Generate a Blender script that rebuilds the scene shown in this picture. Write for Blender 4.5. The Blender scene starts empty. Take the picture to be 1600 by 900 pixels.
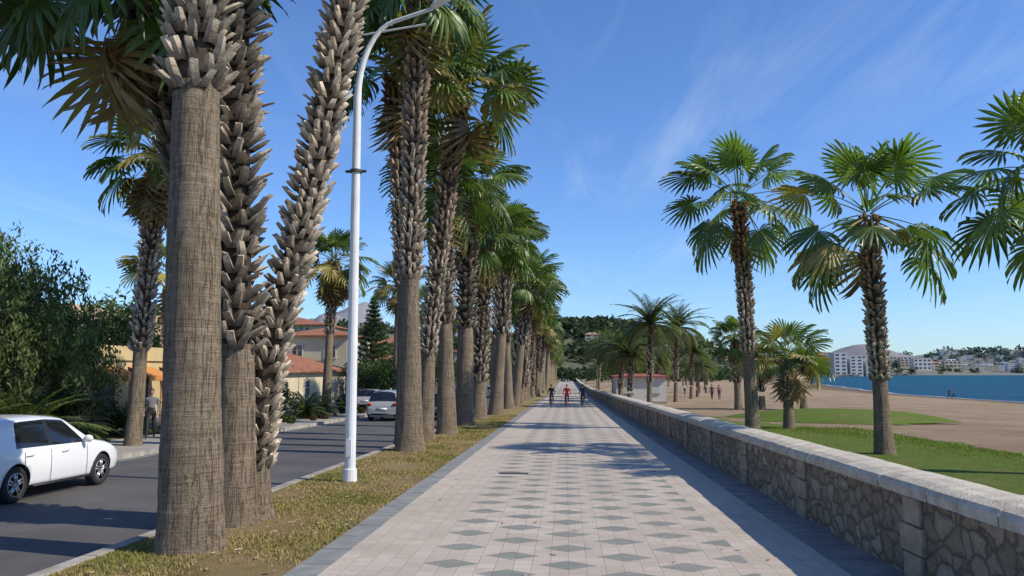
import bpy, math, random, bmesh
import numpy as np
from mathutils import Vector, Matrix
random.seed(7); RNG=np.random.default_rng(7)
scene=bpy.context.scene
R_=math.radians

def G(y):
    y=np.asarray(y,dtype=float)
    return np.where(y<120,-0.015*y,np.where(y<220,-1.8-0.006*(y-120),-2.4))
def g(y): return float(G(y))

# ---------------------------------------------------------------- nodes
def nd(t,typ,ins=None,**props):
    n=t.nodes.new(typ)
    for k,v in props.items(): setattr(n,k,v)
    for k,v in (ins or {}).items():
        s=n.inputs[k]
        if isinstance(v,bpy.types.NodeSocket): t.links.new(v,s)
        else:
            if isinstance(v,tuple) and len(v)==3 and s.type=='RGBA': v=(*v,1)
            s.default_value=v
    return n
def mth(t,op,a,b=0.0,c=0.0,clamp=False):
    n=nd(t,'ShaderNodeMath',{0:a,1:b,2:c},operation=op); n.use_clamp=clamp; return n.outputs[0]
def mixc(t,f,a,b,bt='MIX'):
    n=nd(t,'ShaderNodeMix',data_type='RGBA',blend_type=bt)
    for i,v in ((0,f),(6,a),(7,b)):
        if isinstance(v,bpy.types.NodeSocket): t.links.new(v,n.inputs[i])
        else: n.inputs[i].default_value=(*v,1) if isinstance(v,tuple) and len(v)==3 else v
    return n.outputs[2]
def ramp(t,f,stops):
    n=nd(t,'ShaderNodeValToRGB',{0:f}); cr=n.color_ramp
    while len(cr.elements)<len(stops): cr.elements.new(0.5)
    for e,(p,c) in zip(cr.elements,stops):
        e.position=p; e.color=(*c,1) if len(c)==3 else c
    return n.outputs[0]
def newmat(name):
    m=bpy.data.materials.new(name); m.use_nodes=True; t=m.node_tree; t.nodes.clear()
    o=t.nodes.new('ShaderNodeOutputMaterial'); b=t.nodes.new('ShaderNodeBsdfPrincipled')
    t.links.new(b.outputs[0],o.inputs[0]); return m,t,b,o
def L(t,a,b): t.links.new(a,b)
def objco(t): return nd(t,'ShaderNodeTexCoord').outputs['Object']
def mapped(t,sc): return nd(t,'ShaderNodeMapping',{'Vector':objco(t),'Scale':sc}).outputs[0]
def noise(t,scale,detail=4,vec=None,rough=.55,dist=0.0):
    return nd(t,'ShaderNodeTexNoise',{'Vector':vec if vec is not None else objco(t),'Scale':scale,'Detail':detail,'Roughness':rough,'Distortion':dist}).outputs[0]
def mr(t,f,a,b,c,d): return nd(t,'ShaderNodeMapRange',{0:f,1:a,2:b,3:c,4:d}).outputs[0]
def bump(t,b,h,strength=.5,dist=.02):
    n=nd(t,'ShaderNodeBump',{'Height':h,'Strength':strength,'Distance':dist}); L(t,n.outputs[0],b.inputs['Normal']); return n
def mat(name,c1,c2=None,scale=5,rough=.8,bs=0,bscale=None,metal=0,spec=.5,sc=(1,1,1),coat=0,bd=.02):
    m,t,b,o=newmat(name)
    b.inputs['Roughness'].default_value=rough; b.inputs['Metallic'].default_value=metal
    b.inputs['Specular IOR Level'].default_value=spec; b.inputs['Coat Weight'].default_value=coat
    if c2 is None: c2=tuple(x*.82 for x in c1)
    f=noise(t,scale,6,mapped(t,sc))
    L(t,ramp(t,f,[(.32,c2),(.68,c1)]),b.inputs['Base Color'])
    if bs: bump(t,b,noise(t,bscale or scale*4,5,mapped(t,sc)),bs,bd)
    return m
def attr_mat(name,rough=.7,transl=0.0,spec=.3,var=0.25,vs=3.0,bs=0,bscale=20):
    m,t,b,o=newmat(name)
    a=nd(t,'ShaderNodeAttribute',attribute_name='Col').outputs[0]
    f=noise(t,vs,4)
    k=mr(t,f,.3,.7,1-var,1+var)
    c=nd(t,'ShaderNodeVectorMath',{0:a,'Scale':k},operation='SCALE').outputs[0]
    L(t,c,b.inputs['Base Color']); b.inputs['Roughness'].default_value=rough; b.inputs['Specular IOR Level'].default_value=spec
    if bs: bump(t,b,noise(t,bscale,5),bs)
    if transl:
        tr=nd(t,'ShaderNodeBsdfTranslucent'); c2=nd(t,'ShaderNodeVectorMath',{0:c,1:(1.3,1.5,.6)},operation='MULTIPLY').outputs[0]
        L(t,c2,tr.inputs[0]); mx=nd(t,'ShaderNodeMixShader',{0:transl}); L(t,b.outputs[0],mx.inputs[1]); L(t,tr.outputs[0],mx.inputs[2]); L(t,mx.outputs[0],o.inputs[0])
    return m

# ---------------------------------------------------------------- mesh builder
class MB:
    def __init__(s): s.v=[];s.f=[];s.m=[];s.c=[];s.n=0
    def add(s,v,f,m=0,c=(1,1,1)):
        v=np.asarray(v,float).reshape(-1,3)
        s.v.append(v)
        for q in f: s.f.append(tuple(int(i)+s.n for i in q)); s.m.append(m)
        c=np.asarray(c,float)
        s.c.append(np.tile(c,(len(v),1)) if c.ndim==1 else c)
        s.n+=len(v)
    def box(s,x0,x1,y0,y1,z0,z1,m=0,c=(1,1,1)):
        v=[(x,y,z) for z in (z0,z1) for y in (y0,y1) for x in (x0,x1)]
        s.add(v,[(0,2,3,1),(4,5,7,6),(0,1,5,4),(2,6,7,3),(0,4,6,2),(1,3,7,5)],m,c)
    def tube(s,pts,rad,n=8,m=0,c=(1,1,1),cap=True):
        pts=np.asarray(pts,float); rad=np.broadcast_to(np.asarray(rad,float),(len(pts),))
        d=np.gradient(pts,axis=0); d/=np.linalg.norm(d,axis=1)[:,None]+1e-9
        ref=np.array([0,0,1.]) if abs(d[0][2])<.8 else np.array([0,1.,0])
        V=[]
        for p,t,r in zip(pts,d,rad):
            a=np.cross(ref,t); a/=np.linalg.norm(a)+1e-9; b=np.cross(t,a)
            for k in range(n):
                w=2*math.pi*k/n; V.append(p+r*(math.cos(w)*a+math.sin(w)*b))
        F=[]
        for i in range(len(pts)-1):
            for k in range(n):
                F.append((i*n+k,i*n+(k+1)%n,(i+1)*n+(k+1)%n,(i+1)*n+k))
        if cap: F.append(tuple(range(n))[::-1]); F.append(tuple((len(pts)-1)*n+k for k in range(n)))
        s.add(V,F,m,c)
    def sphere(s,c0,r,m=0,c=(1,1,1),nu=12,nv=8):
        r=np.broadcast_to(np.asarray(r,float),(3,)); V=[];F=[]
        for i in range(nv+1):
            th=math.pi*i/nv
            for k in range(nu):
                ph=2*math.pi*k/nu; V.append((c0[0]+r[0]*math.sin(th)*math.cos(ph),c0[1]+r[1]*math.sin(th)*math.sin(ph),c0[2]+r[2]*math.cos(th)))
        for i in range(nv):
            for k in range(nu): F.append((i*nu+k,(i+1)*nu+k,(i+1)*nu+(k+1)%nu,i*nu+(k+1)%nu))
        s.add(V,F,m,c)
    def obj(s,name,mats,parent=None,loc=(0,0,0),rot=(0,0,0),smooth=False,drape=False,scale=None,link=True):
        V=np.concatenate(s.v) if s.v else np.zeros((0,3))
        if drape: V=V.copy(); V[:,2]+=G(V[:,1])
        me=bpy.data.meshes.new(name); me.from_pydata(V.tolist(),[],s.f)
        for mm in mats: me.materials.append(mm)
        me.polygons.foreach_set('material_index',s.m)
        C=np.concatenate(s.c); at=me.color_attributes.new('Col','FLOAT_COLOR','POINT')
        at.data.foreach_set('color',np.c_[C,np.ones(len(C))].astype(np.float32).ravel())
        if smooth is True: me.polygons.foreach_set('use_smooth',[True]*len(me.polygons))
        elif smooth=='m0': me.polygons.foreach_set('use_smooth',[q==0 for q in s.m])
        me.update()
        if not link: return me
        return place(me,name,parent,loc,rot,scale)
def place(me,name,parent=None,loc=(0,0,0),rot=(0,0,0),scale=None):
    ob=bpy.data.objects.new(name,me); scene.collection.objects.link(ob); ob.location=loc; ob.rotation_euler=rot
    if scale is not None: ob.scale=(scale,)*3 if not hasattr(scale,'__len__') else scale
    if parent: ob.parent=parent
    return ob
def empty(name,loc=(0,0,0),rot=(0,0,0)):
    e=bpy.data.objects.new(name,None); scene.collection.objects.link(e); e.location=loc; e.rotation_euler=rot; e.empty_display_size=.2; return e

# ---------------------------------------------------------------- world, sun, camera
el=R_(41); az=math.atan2(.97,-.24)
S=Vector((math.sin(az)*math.cos(el),math.cos(az)*math.cos(el),math.sin(el)))
w=bpy.data.worlds.new('World'); scene.world=w; w.use_nodes=True; t=w.node_tree; t.nodes.clear()
sky=nd(t,'ShaderNodeTexSky'); sky.sky_type='NISHITA'; sky.sun_disc=False; sky.sun_elevation=el; sky.sun_rotation=az
sky.air_density=1.0; sky.dust_density=.2; sky.ozone_density=1.7
dirv=nd(t,'ShaderNodeTexCoord').outputs['Generated']
sx=nd(t,'ShaderNodeSeparateXYZ',{0:dirv})
zz=mth(t,'MAXIMUM',sx.outputs[2],.03)
px=mth(t,'DIVIDE',sx.outputs[0],zz); py=mth(t,'DIVIDE',sx.outputs[1],zz)
cv=nd(t,'ShaderNodeCombineXYZ',{0:px,1:py,2:0.0}).outputs[0]
mp=nd(t,'ShaderNodeMapping',{'Vector':cv,'Rotation':(0,0,R_(-52)),'Scale':(1.9,.30,1)}).outputs[0]
n1=noise(t,1.1,9,mp,.64,.7); n2=noise(t,.42,3,cv)
c1=mr(t,n1,.48,.82,0.0,1.0); c2=mr(t,n2,.40,.62,0.0,1.0)
cm=mth(t,'MULTIPLY',c1,c2); cm=mth(t,'MULTIPLY',cm,.36)
skc=nd(t,'ShaderNodeVectorMath',{0:sky.outputs[0],1:(.68,.94,1.36)},operation='MULTIPLY').outputs[0]
skc=mixc(t,cm,skc,(6.0,6.9,8.0))
bg=nd(t,'ShaderNodeBackground',{0:skc,1:.13}); wo=nd(t,'ShaderNodeOutputWorld'); L(t,bg.outputs[0],wo.inputs[0])
sd=bpy.data.lights.new('sun','SUN'); sd.energy=5.0; sd.angle=R_(.5); sd.color=(1,.91,.76)
so=bpy.data.objects.new('sun',sd); scene.collection.objects.link(so); so.rotation_euler=S.to_track_quat('Z','Y').to_euler(); so.location=(0,0,30)
cd=bpy.data.cameras.new('camera'); cd.sensor_width=36; cd.lens=36*1240/1600; cd.clip_end=30000; cd.clip_start=.1
co=bpy.data.objects.new('camera',cd); scene.collection.objects.link(co); co.location=(0,0,2.0)
co.rotation_euler=(R_(90+5.89),0,R_(3.92)); scene.camera=co
scene.view_settings.view_transform='Standard'; scene.view_settings.look='None'; scene.view_settings.exposure=0

# ---------------------------------------------------------------- ground materials
def m_prom():
    m,t,b,o=newmat('promenade_tiles'); s=nd(t,'ShaderNodeSeparateXYZ',{0:objco(t)}); x,y=s.outputs[0],s.outputs[1]
    def line(v,p,w):
        f=mth(t,'FRACT',mth(t,'DIVIDE',v,p)); return mth(t,'LESS_THAN',f,w)
    gl=mth(t,'MAXIMUM',line(x,.2,.05),line(y,.2,.05))
    g2=mth(t,'MAXIMUM',line(x,.05,.12),line(y,.05,.12))
    def dia(o1):
        u=mth(t,'ABSOLUTE',mth(t,'SUBTRACT',mth(t,'FRACT',mth(t,'ADD',mth(t,'DIVIDE',x,1.3),o1)),.5))
        v=mth(t,'ABSOLUTE',mth(t,'SUBTRACT',mth(t,'FRACT',mth(t,'ADD',mth(t,'DIVIDE',y,.9),o1)),.5))
        return mth(t,'LESS_THAN',mth(t,'ADD',u,v),.25)
    d=mth(t,'MAXIMUM',dia(100.),dia(100.5))
    msk=mth(t,'MULTIPLY',mth(t,'GREATER_THAN',x,-1.6),mth(t,'LESS_THAN',x,2.0)); d=mth(t,'MULTIPLY',d,msk)
    cell=nd(t,'ShaderNodeCombineXYZ',{0:mth(t,'FLOOR',mth(t,'DIVIDE',x,.2)),1:mth(t,'FLOOR',mth(t,'DIVIDE',y,.2)),2:0.0}).outputs[0]
    wn=nd(t,'ShaderNodeTexWhiteNoise',{0:cell},noise_dimensions='3D').outputs[0]
    base=mixc(t,wn,(.46,.395,.325),(.54,.475,.40))
    dc=mixc(t,wn,(.155,.18,.16),(.21,.235,.205))
    c=mixc(t,mth(t,'MULTIPLY',d,.92),base,dc)
    c=mixc(t,mth(t,'MULTIPLY',gl,.5),c,(.15,.12,.10)); c=mixc(t,mth(t,'MULTIPLY',g2,.16),c,(.15,.12,.10))
    st=noise(t,.9,6); c=mixc(t,mr(t,st,.35,.75,0.0,.4),c,(.28,.235,.19))
    st=noise(t,.23,5,mapped(t,(1,.4,1))); c=mixc(t,mr(t,st,.45,.7,0.0,.3),c,(.26,.22,.18))
    st=noise(t,9,3); c=mixc(t,mr(t,st,.68,.74,0.0,.45),c,(.14,.12,.10))
    L(t,c,b.inputs['Base Color']); b.inputs['Roughness'].default_value=.7
    bump(t,b,mth(t,'SUBTRACT',noise(t,40,3),mth(t,'MULTIPLY',gl,1.0)),.25,.004); return m
M_prom=m_prom()
M_band=mat('border_stone',(.27,.275,.265),(.17,.175,.17),3,.75,.2,50)
M_asph=mat('asphalt',(.105,.10,.096),(.07,.067,.065),.8,.85,.5,160,bd=.006)
M_kerb=mat('kerb_concrete',(.42,.39,.34),(.22,.20,.17),3,.85,.3,60)
M_pave=mat('pavement_tiles',(.36,.33,.29),(.26,.24,.21),2,.85,.2,60)
M_paint=mat('road_paint',(.4,.4,.38),(.15,.15,.15),8,.6)
def m_grass(name,a,b_,c_,dk=(.05,.06,.015)):
    m,t,b,o=newmat(name); f=noise(t,1.0,8,rough=.7); h=noise(t,28,5,rough=.7)
    c=ramp(t,f,[(.36,a),(.5,b_),(.64,c_)]); c=mixc(t,mr(t,h,.35,.7,0.0,.6),c,dk)
    L(t,c,b.inputs['Base Color']); b.inputs['Roughness'].default_value=.95; b.inputs['Specular IOR Level'].default_value=.1
    bump(t,b,noise(t,45,6,rough=.75),1,.04); return m
M_verge=m_grass('verge_turf',(.36,.265,.14),(.31,.235,.11),(.20,.17,.06),(.17,.12,.06))
M_lawn=m_grass('lawn_turf',(.21,.21,.065),(.13,.19,.035),(.15,.23,.04))
def m_sand():
    m,t,b,o=newmat('sand'); f=noise(t,.16,9,rough=.65); h=noise(t,2.2,9,rough=.8); k=noise(t,.5,6,mapped(t,(1,.25,1)),.6,.5)
    s=nd(t,'ShaderNodeSeparateXYZ',{0:objco(t)})
    c=ramp(t,f,[(.33,(.30,.215,.135)),(.5,(.40,.30,.195)),(.66,(.48,.37,.25))])
    c=mixc(t,mr(t,h,.4,.62,0.0,.55),c,(.24,.175,.11)); c=mixc(t,mr(t,k,.5,.68,0.0,.4),c,(.27,.20,.13))
    left=mth(t,'LESS_THAN',s.outputs[0],-12.); c=mixc(t,left,c,mixc(t,f,(.12,.13,.05),(.26,.22,.14)))
    far=mth(t,'GREATER_THAN',s.outputs[1],480.); c=mixc(t,far,c,(.10,.12,.08))
    wet=mr(t,s.outputs[2],-2.9,-2.75,.85,0.0); c=mixc(t,wet,c,(.12,.095,.07))
    L(t,c,b.inputs['Base Color']); b.inputs['Roughness'].default_value=.95; b.inputs['Specular IOR Level'].default_value=.1
    bump(t,b,mth(t,'ADD',noise(t,2.5,8,rough=.8),mth(t,'MULTIPLY',k,1.5)),1,.25); return m
M_sand=m_sand()
def m_sea():
    m,t,b,o=newmat('sea_water'); f=noise(t,.02,6,mapped(t,(1,2.5,1))); t.nodes.remove(b)
    h=noise(t,.25,6,mapped(t,(.5,2,1)),.7)
    c=ramp(t,f,[(.35,(.007,.062,.115)),(.65,(.012,.085,.135))]); c=mixc(t,mr(t,h,.45,.7,0.0,.6),c,(.03,.13,.18))
    bn=nd(t,'ShaderNodeBump',{'Height':noise(t,.8,7,mapped(t,(1,2,1)),.7),'Strength':1.0,'Distance':.45}).outputs[0]
    df=nd(t,'ShaderNodeBsdfDiffuse',{0:c,'Normal':bn}); gl=nd(t,'ShaderNodeBsdfGlossy',{0:(.8,.9,1.0),1:.3,'Normal':bn})
    mx=nd(t,'ShaderNodeMixShader',{0:.10,1:df.outputs[0],2:gl.outputs[0]}); L(t,mx.outputs[0],o.inputs[0]); return m
M_sea=m_sea()

# ground sheet
YS=[-400,-100,-40,-10]+list(range(0,200,8))+[200,220,240,270,300,321,360,420,480,530,600,700,800,900,1000,1150,1340,1600,2000,2400,2700,2900,3100,4000,8000,14000]
XsK=[(-400,40),(0,56),(60,66),(126,70),(166,68),(230,78),(321,94),(420,118),(530,150),(900,400),(1340,690),(2400,1500),(2700,3000),(2900,8000),(3100,14000),(14000,15000)]
def Xs(y): return np.interp(y,[a for a,b in XsK],[b for a,b in XsK])
YS=sorted(set(YS+[120]))
cols_l=[-14000,-4000,-1500,-500,-200,-80,-40,-25,-15.9,-15.2,-5,3.5,3.75,8,14]
mb=MB();V=[];nc=None
for y in YS:
    row=[]
    for x in cols_l:
        z=g(y)-(.3 if -15.3<x<3.6 else .0); row.append((x,y,z))
    xs=Xs(y)
    for k in range(1,13):
        q=k/12; x=14+(xs-14)*q; z=g(y)+(-3.0-g(y))*q**1.5; row.append((x,y,z))
    for dx,z in ((4,-3.25),(15,-4),(60,-6),(3000,-9)): row.append((xs+dx,y,z))
    nc=len(row); V+=row
F=[(i*nc+j,i*nc+j+1,(i+1)*nc+j+1,(i+1)*nc+j) for i in range(len(YS)-1) for j in range(nc-1)]
mb.add(V,F); mb.obj('ground',[M_sand],smooth=True)
mb=MB(); mb.add([(20,-1500,-3),(20000,-1500,-3),(20000,16000,-3),(20,16000,-3)],[(0,1,2,3)]); mb.obj('sea',[M_sea])
mb=MB();V=[];ys=np.arange(-20,520,3.0)
for y in ys:
    x=float(Xs(y))+.3+.5*math.sin(y*.21)+.4*math.sin(y*.057); ww=.7*(.5+.5*abs(math.sin(y*.09)))
    V+=[(x,y,-2.985),(x+ww,y,-2.985)]
mb.add(V,[(2*i,2*i+1,2*i+3,2*i+2) for i in range(len(ys)-1)]); mb.obj('shore_foam',[mat('foam',(.7,.74,.74),(.35,.45,.48),.8)])

YB=[-30,0,30,60,90,120,150,185,220,300,430]
def strip(name,x0,x1,mt,top,bot=-.4,ys=YB,parent=None):
    mb=MB();V=[]
    for y in ys: V+=[(x0,y,bot),(x0,y,top),(x1,y,top),(x1,y,bot)]
    F=[]
    for i in range(len(ys)-1):
        a=4*i
        for k in range(3): F.append((a+k,a+k+1,a+5+k,a+4+k)[::-1])
    F.append((0,1,2,3)); F.append(tuple(4*(len(ys)-1)+k for k in (3,2,1,0)))
    mb.add(V,F); return mb.obj(name,[mt],drape=True,parent=parent)
strip('promenade',-2.59,2.95,M_prom,0.0)
strip('promenade_border',-2.94,-2.59,M_band,0.012)
strip('promenade_border',2.95,3.55,M_band,-0.004)
strip('verge',-5.38,-2.94,M_verge,0.0)
strip('kerb',-5.55,-5.38,M_kerb,0.02)
strip('road',-12.1,-5.55,M_asph,-.11)
strip('kerb',-12.27,-12.1,M_kerb,0.02)
strip('pavement',-15.6,-12.27,M_pave,0.01)
mb=MB()
for i in range(len(YB)-1): mb.add([(-11.95,YB[i],-.106),(-11.85,YB[i],-.106),(-11.85,YB[i+1],-.106),(-11.95,YB[i+1],-.106)],[(0,1,2,3)])
mb.obj('road_markings',[M_paint],drape=True)
mb=MB()
for y in np.arange(0,60,1.0): mb.box(-5.553,-5.377,y,y+.012,-.1,.0225)
mb.obj('kerb_joints',[mat('joint',(.10,.095,.085))],drape=True)
mb=MB()
for y in np.arange(4,60,.8): mb.box(-2.938,-2.592,y,y+.008,0,.0145); mb.box(2.952,3.5,y,y+.008,-.02,-.0015)
mb.obj('border_joints',[bpy.data.materials['joint']],drape=True)

def lawn(name,outline_fn,y0,y1,dome=0):
    mb=MB();V=[];ys=np.linspace(y0,y1,120);n=24
    for i,y in enumerate(ys):
        a,b=outline_fn(y)
        for k in range(n):
            q=k/(n-1); x=a+(b-a)*q
            e=math.sin(math.pi*q)*math.sin(math.pi*i/119)
            V.append((x,y,.012+dome*e**.8+ (.05*e if not dome else 0)))
    mb.add(V,[(i*n+k,i*n+k+1,(i+1)*n+k+1,(i+1)*n+k) for i in range(119) for k in range(n-1)])
    return mb.obj(name,[M_lawn],drape=True,smooth=True)
def lf(y): return 4.06,max(4.4,13.0+.5*math.sin(y*.7)+.3*math.sin(y*1.9)+.22*math.sin(y*5.3)-max(0,y-26)*.24)
lawn('lawn',lf,-20,60)
def lf2(y):
    q=(y-45)/6; r=4.6*math.sqrt(max(0,1-q*q))+.05; return 14.3-r+.7*math.sin(y*1.3)+.3*math.sin(y*4),14.3+r*1.15+.8*math.sin(y*2)+.3*math.sin(y*5)
lawn('lawn',lf2,39,51,.55)

def blades(name,n,xf,yr,h,cols,bias=1.6,mound=0,patch=0):
    y=yr[0]+(yr[1]-yr[0])*RNG.random(n)**bias
    a,b=xf; x=a+(b-a)*RNG.random(n); z=G(y)+mound
    hh=h*(.5+RNG.random(n)); an=RNG.random(n)*6.28; ww=.004+.004*RNG.random(n)+.0004*y
    dx=np.cos(an)*ww; dy=np.sin(an)*ww; lx=(RNG.random(n)-.5)*hh*1.3; ly=(RNG.random(n)-.5)*hh*1.3
    pn=np.sin(x*2.1+y*.7)+np.sin(y*1.7-x)+np.sin(y*3.1+x*2.7)*.6+RNG.normal(0,.7,n)
    V=np.empty((n,3,3)); V[:,0]=np.c_[x-dx,y-dy,z]; V[:,1]=np.c_[x+dx,y+dy,z]; V[:,2]=np.c_[x+lx,y+ly,z+hh]
    ci=np.clip(((pn+2.5)/5*len(cols)).astype(int),0,len(cols)-1)
    C=np.array(cols)[ci]*(.7+.6*RNG.random((n,1)))
    if patch: k=pn>-patch; V=V[k]; C=C[k]; n=len(V)
    C=np.repeat(C,3,axis=0)
    me=bpy.data.meshes.new(name); me.from_pydata(V.reshape(-1,3).tolist(),[],np.arange(3*n).reshape(-1,3).tolist())
    at=me.color_attributes.new('Col','FLOAT_COLOR','POINT'); at.data.foreach_set('color',np.c_[C,np.ones(len(C))].astype(np.float32).ravel())
    me.materials.append(M_blade); return place(me,name)
M_blade=attr_mat('grass_blade',.8,.2,.1,.1)
blades('grass',80000,(-5.36,-2.96),(6,48),.032,[(.42,.32,.17),(.40,.31,.15),(.36,.28,.13),(.29,.245,.09),(.19,.20,.05)],1.7,0,.5)
blades('grass',60000,(4.2,12.5),(8,36),.05,[(.17,.21,.04),(.13,.21,.025),(.20,.26,.05)],1.2,.02)
mb=MB()
for i in range(520):
    x=random.uniform(-5.3,-3.0) if i%5 else random.uniform(-2.6,2.8); y=6.5+random.random()**1.6*26; a=random.random()*3.14; l=random.uniform(.01,.05); ww=l*.3
    z=.02 if i%5 else .004
    v=[(x+l*math.cos(a)*p-ww*math.sin(a)*q,y+l*math.sin(a)*p+ww*math.cos(a)*q,z+.008*random.random()) for p,q in ((-1,-1),(1,-1),(1,1),(-1,1))]
    k=random.choice([(.35,.26,.14),(.22,.15,.08),(.55,.5,.42)]); mb.add(v,[(0,1,2,3)],0,k)
mb.obj('leaf_litter',[attr_mat('litter',.9)],drape=True)
mb=MB(); mb.box(-1.5,-.85,17.6,17.85,.002,.008,0)
for k in range(10): mb.box(-1.47+k*.06,-1.44+k*.06,17.62,17.83,.006,.012,1)
mb.obj('drain_grate',[mat('iron_dark',(.03,.03,.03)),mat('iron',(.12,.115,.11),metal=.5,rough=.5)],drape=True)

# ---------------------------------------------------------------- sea wall
def m_rubble():
    m,t,b,o=newmat('rubble_stone'); co_=nd(t,'ShaderNodeMapping',{'Vector':objco(t),'Scale':(3,3.3,4.6)}).outputs[0]
    nz=nd(t,'ShaderNodeTexNoise',{'Vector':co_,'Scale':1.1,'Detail':4}).outputs[1]
    cw=nd(t,'ShaderNodeVectorMath',{0:co_,1:nd(t,'ShaderNodeVectorMath',{0:nz,'Scale':.6},operation='SCALE').outputs[0]},operation='ADD').outputs[0]
    vd=nd(t,'ShaderNodeTexVoronoi',{'Vector':cw,'Scale':1.0},feature='DISTANCE_TO_EDGE').outputs[0]
    vc=nd(t,'ShaderNodeTexVoronoi',{'Vector':cw,'Scale':1.0},feature='F1').outputs[1]
    cs=nd(t,'ShaderNodeSeparateColor',{0:vc}).outputs[0]
    c=ramp(t,cs,[(0,(.36,.275,.18)),(.5,(.48,.385,.27)),(1,(.60,.50,.375))])
    c=mixc(t,mr(t,noise(t,12,7,rough=.7),.38,.65,0.0,.6),c,(.27,.21,.145))
    jn=mth(t,'ADD',vd,mth(t,'MULTIPLY',mth(t,'SUBTRACT',noise(t,9,4),.5),.10))
    jm=mr(t,jn,.015,.08,.8,0.0)
    c=mixc(t,jm,c,(.14,.11,.08))
    st=noise(t,.8,5); c=mixc(t,mr(t,st,.48,.7,0.0,.4),c,(.18,.145,.11))
    L(t,c,b.inputs['Base Color']); b.inputs['Roughness'].default_value=.95
    hh=mth(t,'ADD',mr(t,jn,.0,.22,0.0,1.0),mth(t,'MULTIPLY',noise(t,14,7,rough=.7),.9))
    bump(t,b,hh,1,.08); return m
M_rub=m_rubble(); M_cap=mat('cap_stone',(.62,.56,.455),(.38,.335,.265),5,.9,.8,40,bd=.02); M_pil=mat('pilaster_stone',(.42,.345,.25),(.24,.195,.14),5,.95,1,18,bd=.03)
wall=empty('sea_wall')
w_=strip('wall_core',3.55,4.05,M_rub,.845,-.5,parent=wall)
mb=MB(); prof=[(3.45,.848),(3.445,.935),(3.48,.98),(3.60,1.015),(3.8,1.03),(4.0,1.015),(4.12,.98),(4.155,.935),(4.15,.848)]
y=-12.0
while y<90:
    l=.62+random.uniform(-.03,.03); dz=random.uniform(-.006,.006); dx=random.uniform(-.010,.010); n=len(prof)
    V=[]
    for yy,ins in ((y,.015),(y+.018,0),(y+l-.032,0),(y+l-.014,.015)):
        for px_,pz in prof: 
            cx=3.8; V.append((cx+(px_-cx)*(1-ins*1.5)+dx,yy,.848+dz*(pz>.85)+(pz-.848)*(1-ins*4)))
    F=[(i*n+k,i*n+(k+1)%n,(i+1)*n+(k+1)%n,(i+1)*n+k)[::-1] for i in range(3) for k in range(n)]
    F+=[tuple(range(n)),tuple(3*n+k for k in range(n))[::-1]]
    mb.add(V,F,0); y+=l
mb.obj('cap_blocks',[M_cap],parent=wall,drape=True)
mb=MB();V=[];ys=[y,120,150,185,220,300,430];n=len(prof)
for yy in ys: V+=[(a,yy,b) for a,b in prof]
mb.add(V,[(i*n+k,i*n+(k+1)%n,(i+1)*n+(k+1)%n,(i+1)*n+k)[::-1] for i in range(len(ys)-1) for k in range(n)]); mb.obj('cap_far',[M_cap],parent=wall,drape=True)
mb=MB()
y=.8
while y<200:
    z=-.02
    for k in range(3):
        h_=.285; wv=.25 if k%2 else .18
        mb.box(3.51-random.random()*.02,3.553,y-wv-random.random()*.03,y+wv+random.random()*.03,z+.005,z+h_-.008); z+=h_
    y+=3.9
po=mb.obj('pilasters',[M_pil],parent=wall,drape=True)
bv=po.modifiers.new('b','BEVEL'); bv.width=.014; bv.segments=2

# ---------------------------------------------------------------- palms
M_leaf=attr_mat('palm_leaf',.42,.27,.5,.15,2)
def m_bark():
    m,t,b,o=newmat('palm_bark')
    r1=noise(t,2.4,6,mapped(t,(.7,.7,13)),.62,1.2); r2=noise(t,7,6,mapped(t,(3.2,3.2,.22)),.65,1.5); r3=noise(t,1.6,6,rough=.65); r4=noise(t,30,5,rough=.7)
    f=mth(t,'ADD',mth(t,'ADD',mth(t,'MULTIPLY',r1,.40),mth(t,'MULTIPLY',r2,.32)),mth(t,'MULTIPLY',r4,.28))
    c=ramp(t,f,[(.40,(.12,.09,.06)),(.5,(.225,.175,.12)),(.60,(.31,.25,.18))])
    c=mixc(t,mr(t,r2,.36,.44,.5,0.0),c,(.09,.065,.045))
    c=mixc(t,mr(t,r3,.4,.65,0.0,.6),c,(.165,.13,.092))
    L(t,c,b.inputs['Base Color']); b.inputs['Roughness'].default_value=.9; b.inputs['Specular IOR Level'].default_value=.2
    bump(t,b,mth(t,'ADD',f,mr(t,r2,.36,.46,-.25,0.0)),1,.06); return m
M_bark=m_bark(); M_boot=attr_mat('leaf_base',.85,0,.2,.35,11,.8,40)

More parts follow.
